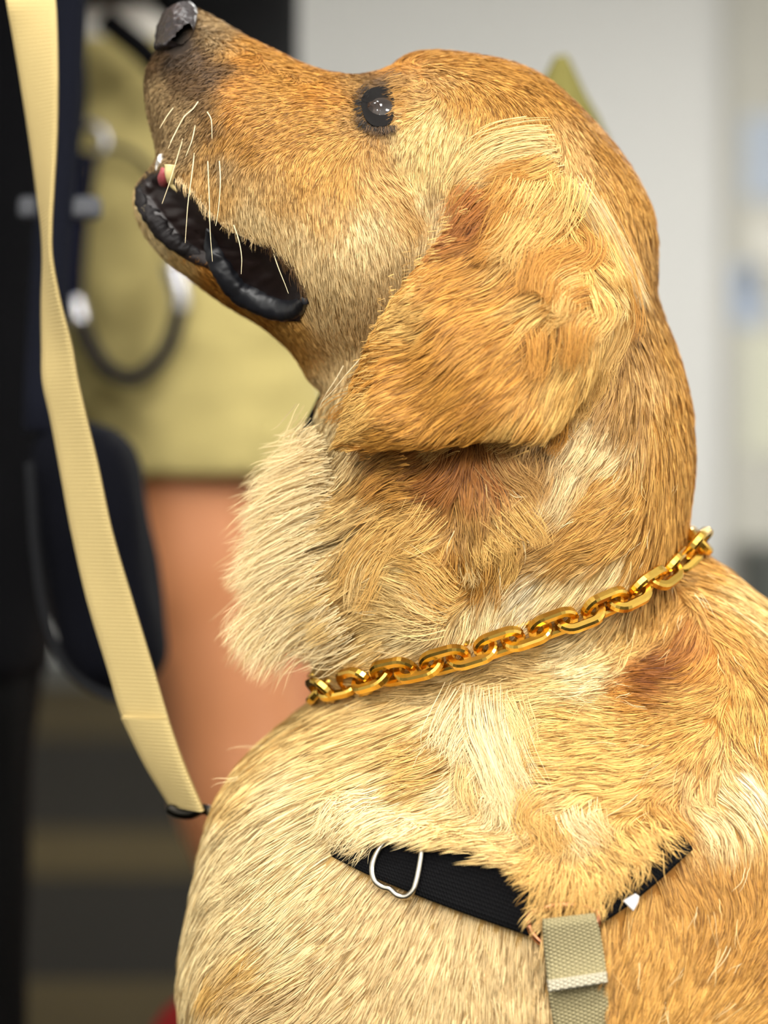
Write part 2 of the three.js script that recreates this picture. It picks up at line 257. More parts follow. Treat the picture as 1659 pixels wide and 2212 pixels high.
{ // the handler: black clothes, at the end of the webbing leash
  const z0 = -0.58, x0 = -0.462, o = thing('person', 'handler in black clothes standing left of the dog, holding its tan leash', 'person');
  const wr = [-0.235, 1.07, -0.16];
  const body = (x, y, z, e = 0) => {
    let d = smin(cap(x, y, z, [x0 - 0.07, 0.95, z0], [x0 + 0.09, 0.95, z0], 0.115 + e, 0.115 + e), cap(x, y, z, [x0 - 0.15, 1.38, z0], [x0 + 0.15, 1.38, z0], 0.085 + e, 0.085 + e), 0.05);
    d = smin(d, cap(x, y, z, [x0, 0.97, z0], [x0, 1.32, z0], 0.125 + e, 0.14 + e), 0.06);
    for (const s of [-1, 1]) { d = smin(d, cap(x, y, z, [x0 + s * 0.09, 0.92, z0], [x0 + s * 0.1, 0.5, z0], 0.09 + e, 0.07 + e), 0.03); d = smin(d, cap(x, y, z, [x0 + s * 0.1, 0.5, z0], [x0 + s * 0.1, 0.09, z0 - 0.02], 0.068 + e, 0.045 + e), 0.02); }
    d = smin(d, cap(x, y, z, [x0 + 0.2, 1.38, z0], [x0 + 0.24, 1.12, z0 + 0.08], 0.055 + e, 0.045 + e), 0.02);
    d = smin(d, cap(x, y, z, [x0 + 0.24, 1.12, z0 + 0.08], wr, 0.045 + e, 0.03 + e), 0.01);
    d = smin(d, cap(x, y, z, [x0 - 0.2, 1.38, z0], [x0 - 0.25, 1.1, z0 + 0.02], 0.055 + e, 0.045 + e), 0.02);
    return smin(d, cap(x, y, z, [x0 - 0.25, 1.1, z0 + 0.02], [x0 - 0.24, 0.86, z0 + 0.08], 0.045 + e, 0.03 + e), 0.01);
  };
  const skin = (x, y, z) => { let d = smin(body(x, y, z), cap(x, y, z, [x0, 1.42, z0], [x0, 1.55, z0 + 0.02], 0.055, 0.055), 0.03); return smin(d, headField(x, y, z, [x0, 1.64, z0 + 0.03], [0.3, 0.954]), 0.02); };
  part(o, 'body', mergeGeometries([sdfMesh(skin, [x0 - 0.38, -0.005, z0 - 0.2], [x0 + 0.36, 1.78, z0 + 0.4], 0.015), sdfMesh((x, y, z) => handField(x, y, z, wr, [0.25, -0.05, 0.9], [0.2, 1, 0], 1, 0.95), [wr[0] - 0.09, wr[1] - 0.1, wr[2] - 0.04], [wr[0] + 0.12, wr[1] + 0.12, wr[2] + 0.17], 0.006), sdfMesh((x, y, z) => handField(x, y, z, [x0 - 0.24, 0.85, z0 + 0.085], [0, -1, 0.1], [0, 0, 1], 1, 0.4), [x0 - 0.32, 0.63, z0 + 0.0], [x0 - 0.15, 0.9, z0 + 0.19], 0.006)]), skinM);
  const wrinkle = (x, y, z) => 0.008 * noise3(x * 12, y * 9, z * 12);
  part(o, 'jacket', sdfMesh((x, y, z) => Math.max(smin(body(x, y, z, 0.03), cap(x, y, z, [x0 - 0.01, 0.6, z0], [x0 + 0.01, 1.1, z0], 0.212, 0.2), 0.05) - wrinkle(x, y, z), 0.49 - y, y - 1.46, Math.hypot(x - wr[0], y - wr[1], z - wr[2]) < 0.05 ? 0.05 - Math.hypot(x - wr[0], y - wr[1], z - wr[2]) : -1), [x0 - 0.4, 0.46, z0 - 0.26], [x0 + 0.42, 1.5, z0 + 0.4], 0.014), cloth(5, 5, 8), 'black jacket');
  part(o, 'trousers', sdfMesh((x, y, z) => Math.max(body(x, y, z, 0.03) - wrinkle(x, y, z), y - 0.98, 0.07 - y), [x0 - 0.26, 0.04, z0 - 0.2], [x0 + 0.26, 1.0, z0 + 0.2], 0.014), cloth(5, 5, 5), 'black trousers');
  for (const s of [-1, 1]) part(o, 'shoe', sdfMesh((x, y, z) => Math.max(smin(cap(x, y, z, [x0 + s * 0.1, 0.05, z0 - 0.05], [x0 + s * 0.11, 0.04, z0 + 0.15], 0.05, 0.042), cap(x, y, z, [x0 + s * 0.1, 0.1, z0 - 0.02], [x0 + s * 0.1, 0.05, z0 - 0.02], 0.052, 0.05), 0.03), 0.002 - y, y - 0.13), [x0 + s * 0.1 - 0.09, -0.01, z0 - 0.14], [x0 + s * 0.1 + 0.09, 0.16, z0 + 0.22], 0.01), cloth(16, 15, 15), 'black shoe');
  part(o, 'hair', sdfMesh((x, y, z) => Math.max(headField(x, y, z, [x0, 1.64, z0 + 0.03], [0.3, 0.954]) - 0.013, 1.68 - y + (z - z0 - 0.03) * 0.8), [x0 - 0.14, 1.55, z0 - 0.12], [x0 + 0.14, 1.8, z0 + 0.18], 0.009), cloth(30, 22, 16));
  // navy bag hanging at the handler's hip
  const b = thing('shoulder_bag', 'dark navy shoulder bag with rounded bottom hanging beside the tan leash', 'bag'), bz = -0.26;
  const a0 = P(62, 900, bz), a1 = P(300, 1512, bz);
  const bagShape = (x, y, z) => { const lean = (y - a1.y) * 0.16, cx = (a0.x + a1.x) / 2 - lean + 0.02, cy = (a0.y + a1.y) / 2, qx = Math.abs(x - cx) - ((a1.x - a0.x) / 2 - 0.03), qy = Math.abs(y - cy) - ((a0.y - a1.y) / 2 - 0.03), qz = Math.abs(z - bz + 0.03) - 0.025; return Math.hypot(Math.max(qx, 0), Math.max(qy, 0), Math.max(qz, 0)) + Math.min(Math.max(qx, qy, qz), 0) - 0.028 + 0.003 * noise3(x * 20, y * 20, z * 20); };
  part(b, 'body', sdfMesh(bagShape, [a0.x - 0.08, a1.y - 0.03, bz - 0.1], [a1.x + 0.08, a0.y + 0.04, bz + 0.06], 0.008), cloth(8, 9, 17), 'navy cloth bag body');
  part(b, 'piping', tubeAlong([P(64, 1000, bz + 0.03), P(78, 1200, bz + 0.03), P(104, 1350, bz + 0.03), P(150, 1450, bz + 0.03), P(240, 1506, bz + 0.03), P(300, 1510, bz + 0.03)], 0.0028, 50, 8), cloth(34, 35, 38), 'grey piping along the bag edge');
  part(b, 'strap', tubeAlong([P(90, 930, bz), V(a0.x + 0.02, 1.05, bz), V(a0.x - 0.06, 1.3, bz - 0.08), V(x0 + 0.12, 1.47, z0 + 0.09)], 0.012, 40, 8), cloth(18, 20, 30));
  part(b, 'buckle', new RoundedBoxGeometry(0.05, 0.014, 0.012, 3, 0.004).translate(...P(130, 450, bz).toArray()), mat(srgb(70, 72, 78), 0.6), 'grey buckle');
}
{ // olive bag with a pointed top behind the dog's head, and a red bag low behind its chest
  const zz = -0.32, tip = P(1215, 112, zz), wid = 0.034, lx = P(1205, 0, zz).x;
  const f = (x, y, z) => { const t = clamp((tip.y - y) / 0.06, 0, 1), rx = lerp(0.003, wid + 0.03 * clamp((tip.y - y - 0.06) / 0.3, 0, 1), t), cx = lerp(tip.x, lx, t); return Math.max((Math.hypot((x - cx) / rx, (z - zz) / (rx * 0.9 + 0.004)) - 1) * Math.min(rx, 0.02) - 0.003 * noise3(x * 40, y * 14, z * 40), y - tip.y, 0.001 - y); };
  const o = thing('chair_bag', 'upright olive cloth bag with a pointed top, standing behind the dog\'s head', 'bag');
  part(o, 'body', sdfMesh(f, [lx - 0.08, -0.01, zz - 0.08], [lx + 0.08, tip.y + 0.01, zz + 0.08], 0.007), cloth(112, 106, 58));
  const c = P(330, 2175, -0.55), r = thing('floor_bag', 'dark red cloth bag on the floor behind the dog\'s chest', 'bag');
  const g = (x, y, z) => { const qx = Math.abs(x - c.x - 0.06) - 0.07, qy = Math.abs(y - c.y * 0.5) - (c.y * 0.5 - 0.03), qz = Math.abs(z + 0.55) - 0.05; return Math.hypot(Math.max(qx + (y - c.y * 0.5) * 0.35, 0), Math.max(qy, 0), Math.max(qz, 0)) + Math.min(Math.max(qx, qy, qz), 0) - 0.03 + 0.004 * noise3(x * 18, y * 18, z * 18); };
  part(r, 'body', sdfMesh(g, [c.x - 0.2, -0.01, -0.7], [c.x + 0.32, c.y + 0.1, -0.4], 0.01), cloth(120, 14, 12));
  part(r, 'handle', tubeAlong([V(c.x + 0.04, c.y - 0.01, -0.55), V(c.x + 0.05, c.y + 0.05, -0.55), V(c.x + 0.12, c.y + 0.05, -0.55), V(c.x + 0.13, c.y - 0.01, -0.55)], 0.008, 30, 8), cloth(90, 10, 10));
}

// ------------------------------------------------------------------ the dog: body field
const H = 0.003, GX0 = -0.135, GY0 = -0.012, GZ0 = -0.168, NX = 164, NY = 296, NZ = 113;
const O = (u, v, z = 0) => { const p = P(u, v, z); return [p.x, p.y]; };
const loopW = (pts, z = 0, n = 5) => smoothLoop(pts.map(([u, v]) => O(u, v, z)), n);
const HEAD = loopW([[352, 98], [352, 68], [368, 38], [395, 24], [425, 26], [470, 50], [530, 86], [600, 121], [660, 151], [720, 171], [770, 176], [818, 169], [848, 152], [868, 136], [905, 124], [960, 123], [1030, 131], [1090, 142], [1150, 164], [1195, 193], [1250, 242], [1298, 300], [1335, 355], [1365, 410], [1385, 470], [1385, 540], [1340, 620], [1240, 680], [1120, 730], [1000, 770], [900, 810], [800, 830], [720, 820], [668, 798], [620, 748], [565, 702], [500, 664], [450, 630], [400, 592], [365, 565], [338, 538], [314, 505], [298, 470], [292, 435], [298, 408], [318, 386], [338, 366], [346, 342], [334, 290], [322, 240], [318, 190], [324, 152], [342, 120]]);
const NECK = loopW([[690, 790], [700, 850], [700, 930], [682, 1010], [660, 1100], [650, 1200], [655, 1300], [675, 1400], [706, 1480], [780, 1560], [900, 1610], [1100, 1580], [1300, 1500], [1420, 1340], [1468, 1200], [1478, 1130], [1489, 1050], [1492, 980], [1489, 910], [1481, 860], [1466, 800], [1446, 740], [1426, 690], [1410, 645], [1413, 600], [1410, 560], [1404, 500], [1380, 430], [1280, 330], [1100, 400], [900, 600]]);
const TORSO = loopW([[1470, 1190], [1540, 1215], [1620, 1278], [1750, 1388], [1900, 1555], [2050, 1800], [2200, 2200], [2300, 2700], [2345, 3200], [2330, 3700], [2100, 3830], [1850, 3500], [1500, 3050], [1100, 2850], [800, 2800], [580, 2650], [470, 2480], [415, 2300], [395, 2170], [395, 2090], [408, 2010], [424, 1930], [436, 1860], [455, 1790], [482, 1720], [528, 1652], [590, 1592], [655, 1545], [725, 1500], [850, 1440], [1000, 1400], [1200, 1330], [1350, 1250]]);
const EARZ = 0.088;
const EAR = loopW([[1052, 392], [1010, 440], [960, 515], [905, 590], [855, 655], [812, 725], [782, 795], [758, 865], [740, 930], [742, 968], [790, 968], [860, 968], [940, 962], [1020, 948], [1100, 945], [1170, 940], [1215, 905], [1250, 855], [1280, 800], [1300, 740], [1320, 690], [1345, 650], [1330, 590], [1295, 520], [1260, 460], [1225, 400], [1195, 352], [1140, 352]], EARZ);
const MOUTH_UP = [[332, 364], [381, 392], [407, 414], [432, 439], [457, 469], [483, 492], [520, 512], [558, 535], [591, 548], [617, 573], [642, 598], [660, 640]];
const MOUTH_LOW = [[298, 404], [306, 440], [325, 465], [350, 497], [383, 535], [425, 562], [455, 574], [480, 602], [517, 640], [555, 663], [600, 684], [650, 689]];
const MOUTH = smoothLoop([...MOUTH_UP, ...MOUTH_LOW.slice().reverse()].map(([u, v]) => O(u, v, 0.035)), 3);

function inflate(poly, k2) {       // squared half thickness on the column grid: smooth inside, negative outside
  const n = NX * NY, d = new Float32Array(n), U = new Float32Array(n), G = new Float32Array(n), on = new Uint8Array(n);
  for (let j = 0; j < NY; j++) for (let i = 0; i < NX; i++) { const q = i + j * NX; d[q] = polyDist(poly, GX0 + i * H, GY0 + j * H); on[q] = d[q] > 0 && i > 0 && j > 0 && i < NX - 1 && j < NY - 1 ? 1 : 0; U[q] = on[q] ? d[q] * 0.05 : 0; }
  for (let it = 0; it < 420; it++) for (let c = 0; c < 2; c++) for (let j = 1; j < NY - 1; j++) for (let i = 1 + ((j + c) & 1); i < NX - 1; i += 2) { const q = i + j * NX; if (on[q]) U[q] += 1.93 * ((U[q - 1] + U[q + 1] + U[q - NX] + U[q + NX] + 2 * H * H) / 4 - U[q]); }
  const known = new Uint8Array(n);
  for (let q = 0; q < n; q++) if (d[q] > 1.5 * H) { G[q] = U[q] / d[q]; known[q] = 1; }
  for (let it = 0; it < 26; it++) {
    const add = [];
    for (let j = 1; j < NY - 1; j++) for (let i = 1; i < NX - 1; i++) { const q = i + j * NX; if (known[q]) continue; let s = 0, m = 0; for (const e of [q - 1, q + 1, q - NX, q + NX]) if (known[e]) { s += G[e]; m++; } if (m) add.push(q, s / m); }
    for (let a = 0; a < add.length; a += 2) { G[add[a]] = add[a + 1]; known[add[a]] = 1; }
  }
  for (let it = 0; it < 3; it++) { const g = G.slice(); for (let j = 1; j < NY - 1; j++) for (let i = 1; i < NX - 1; i++) { const q = i + j * NX; if (known[q]) G[q] = (g[q] * 2 + g[q - 1] + g[q + 1] + g[q - NX] + g[q + NX]) / 6; } }
  const T = new Float32Array(n);
  for (let q = 0; q < n; q++) T[q] = d[q] * (known[q] ? G[q] : 0.06) * k2;
  return { T, d };
}
const bump = (list, z) => list.map(([u, v, r, a]) => { const [x, y] = O(u, v, z); return [x, y, r / S, a]; });
function sculpt({ T, d }, bumps, extra) {
  for (let j = 0; j < NY; j++) for (let i = 0; i < NX; i++) {
    const q = i + j * NX; if (T[q] <= 0) continue; const x = GX0 + i * H, y = GY0 + j * H; let b = 0;
    for (const [bx, by, r, a] of bumps) b += a * Math.exp(-((x - bx) ** 2 + (y - by) ** 2) / (r * r));
    if (extra) b += extra(x, y);
    const t = Math.sqrt(T[q]), w = sstep(0, 0.012, d[q]); T[q] = Math.max(1e-6, t + b * w) ** 2;
  }
}
const head = inflate(HEAD, 1.55), neck = inflate(NECK, 1.12), torso = inflate(TORSO, 0.62);
sculpt(head, bump([
  [825, 232, 44, -0.006], [905, 175, 70, 0.005], [790, 300, 60, 0.002], [640, 330, 120, 0.002], [450, 260, 110, 0.003], [760, 540, 160, 0.005], [735, 640, 115, 0.008], [600, 430, 90, 0.002], [880, 380, 40, -0.002], [915, 450, 38, -0.0035], [925, 500, 38, -0.0035], [895, 410, 34, -0.002], [1010, 260, 130, 0.006], [1060, 440, 90, -0.004], [420, 470, 60, 0.001],
], 0.05), (x, y) => -0.011 * sstep(-0.001, 0.006, polyDist(MOUTH, x, y)));
sculpt(neck, bump([[1050, 1110, 110, 0.006], [985, 1120, 40, -0.006], [1015, 1270, 45, -0.006], [900, 1220, 120, 0.004], [1180, 1330, 160, -0.003], [1330, 1180, 140, 0.004]], 0.07));
sculpt(torso, bump([[1150, 1680, 260, 0.008], [1480, 1440, 80, -0.007], [1400, 1480, 90, -0.005], [1250, 1500, 120, 0.004], [1300, 2150, 300, 0.006], [760, 2050, 250, 0.006]], 0.1));
for (let q = 0; q < NX * NY; q++) torso.T[q] = Math.min(torso.T[q], 0.132 ** 2);

const FB = new Float32Array(NX * NY * NZ), REF = 0.06;
{
  const sm = (a, b, k) => { const h = Math.max(k - Math.abs(a - b), 0) / k; return Math.max(a, b) + h * h * k * 0.25; };
  const leg = [[O(760, 2600), O(720, 3250), O(700, 3820)], [O(1900, 3200), O(1500, 3700), O(1300, 3850)]];
  for (let k = 0; k < NZ; k++) { const z = GZ0 + k * H, z2 = z * z; for (let j = 0; j < NY; j++) { const y = GY0 + j * H; for (let i = 0; i < NX; i++) {
    const c = i + j * NX; let f = sm((head.T[c] - z2) / (2 * REF), (neck.T[c] - z2) / (2 * REF), 0.012); f = sm(f, (torso.T[c] - z2) / (2 * REF), 0.01);
    if (y < 0.36) { const x = GX0 + i * H, az = Math.abs(z); let l = -cap(x, y, az, [...leg[0][0], 0.075], [...leg[0][1], 0.068], 0.05, 0.034); l = Math.max(l, -cap(x, y, az, [...leg[0][1], 0.068], [...leg[0][2], 0.07], 0.034, 0.026)); l = Math.max(l, -cap(x, y, az, [leg[0][2][0], 0.022, 0.07], [leg[0][2][0] - 0.035, 0.018, 0.07], 0.027, 0.02)); l = Math.max(l, -cap(x, y, az, [...leg[1][0], 0.1], [...leg[1][1], 0.11], 0.075, 0.05)); l = Math.max(l, -cap(x, y, az, [...leg[1][1], 0.11], [leg[1][2][0], 0.02, 0.11], 0.05, 0.026)); f = sm(f, l, 0.02); }
    FB[c + k * NX * NY] = f;
  } } }
}
function sampler(F) {
  const sy = NX, sz = NX * NY;
  const at = (x, y, z) => {
    const gx = clamp((x - GX0) / H, 0, NX - 1.001), gy = clamp((y - GY0) / H, 0, NY - 1.001), gz = clamp((z - GZ0) / H, 0, NZ - 1.001), i = gx | 0, j = gy | 0, k = gz | 0, a = gx - i, b = gy - j, c = gz - k, q = i + j * sy + k * sz;
    const l = (q) => (F[q] * (1 - a) + F[q + 1] * a) * (1 - b) + (F[q + sy] * (1 - a) + F[q + sy + 1] * a) * b;
    return l(q) * (1 - c) + l(q + sz) * c;
  };
  const n = V(0, 0, 0);
  const grad = (x, y, z) => { const e = 0.0035; n.set(at(x - e, y, z) - at(x + e, y, z), at(x, y - e, z) - at(x, y + e, z), at(x, y, z - e) - at(x, y, z + e)); const l = n.length() / (2 * e) || 1; n.normalize(); return l; };   // n is outward
  return { at, n, dist: (x, y, z) => { const l = grad(x, y, z); return -at(x, y, z) / l; } };
}
const body = sampler(FB);
function hitOn(s, u, v, zTop = 0.165) {        // where the line of sight through a photograph pixel meets the surface
  let last = zTop; for (let z = zTop; z > -0.12; z -= 0.002) { const p = P(u, v, z); if (s.at(p.x, p.y, p.z) > 0) { let a = z, b = last; for (let k = 0; k < 14; k++) { const m = (a + b) / 2, q = P(u, v, m); if (s.at(q.x, q.y, q.z) > 0) a = m; else b = m; } return P(u, v, a); } last = z; }
  return P(u, v, 0);
}
const hit = (u, v, h = 0) => { const p = hitOn(body, u, v); if (h) { body.dist(p.x, p.y, p.z); const m = body.n; const q = p.clone().addScaledVector(m, h), r = P(u, v, q.z); return r; } return p; };
const normalAt = (p) => { body.dist(p.x, p.y, p.z); return body.n.clone(); };

// ear flap: a thin curved leaf hanging in front of the neck
const FE = new Float32Array(NX * NY * NZ).fill(-0.02), earD = new Float32Array(NX * NY), earZ = new Float32Array(NX * NY);
{
  const zf = new Float32Array(NX * NY);
  for (let j = 0; j < NY; j++) for (let i = 0; i < NX; i++) { const c = i + j * NX; let z = -0.02; for (let k = NZ - 1; k > 0; k--) if (FB[c + k * NX * NY] > 0) { const a = FB[c + k * NX * NY], b = FB[c + (k + 1) * NX * NY]; z = GZ0 + (k + a / (a - b)) * H; break; } zf[c] = z; }
  let zb = zf.slice(); for (let it = 0; it < 30; it++) { const g = zb.slice(); for (let j = 1; j < NY - 1; j++) for (let i = 1; i < NX - 1; i++) { const c = i + j * NX; zb[c] = Math.max(zf[c], (g[c - 1] + g[c + 1] + g[c - NX] + g[c + NX]) / 4); } }
  const [, yTop] = O(1120, 350, EARZ), [, yLow] = O(900, 960, EARZ);
  for (let j = 0; j < NY; j++) for (let i = 0; i < NX; i++) {
    const c = i + j * NX, x = GX0 + i * H, y = GY0 + j * H, d = earD[c] = polyDist(EAR, x, y); if (d < -0.03) continue;
    const t = clamp((yTop - y) / (yTop - yLow), 0, 1);
    earZ[c] = lerp(zb[c], 0.082, 0.35) + lerp(0.001, 0.022, sstep(0, 0.6, t)) + 0.006 * sstep(0.01, 0.05, d) + 0.0035 * Math.sin(x * 120 + y * 60) * sstep(0.0, 0.02, d);
    const te = 0.0075 * Math.sqrt(clamp(d / 0.012, 0, 1)), T = d > 0 ? te * te : -0.002 * (-d);
    for (let k = 0; k < NZ; k++) { const dz = GZ0 + k * H - earZ[c]; FE[c + k * NX * NY] = (T - dz * dz) / (2 * 0.0075); }
  }
}
const ear = sampler(FE);
const hitEar = (u, v) => hitOn(ear, u, v);
const bodyGeo = surfaceNets(FB, NX, NY, NZ, GX0, GY0, GZ0, H), earGeo = surfaceNets(FE, NX, NY, NZ, GX0, GY0, GZ0, H);
console.log('body triangles', bodyGeo.index.count / 3, 'ear', earGeo.index.count / 3);

const dog = thing('golden_dog', 'golden retriever dog sitting in profile with head raised, wearing a gold chain and harness', 'dog');

// ------------------------------------------------------------------ coat: combed fields
const LAY = [6.2, 9, 12];      // layers of hair on face, body and ear
// colours of the coat (sRGB); browns b and r hold painted shade
const COAT = { h: [192, 139, 66], g: [212, 159, 82], t: [222, 176, 110], l: [238, 203, 136], c: [245, 221, 168], w: [248, 233, 200], p: [237, 206, 152], o: [200, 138, 60], b: [172, 108, 46], r: [136, 76, 28], m: [168, 140, 100], d: [100, 75, 48], k: [22, 17, 14], y: [229, 183, 105], e: [206, 147, 66], f: [194, 147, 82] };
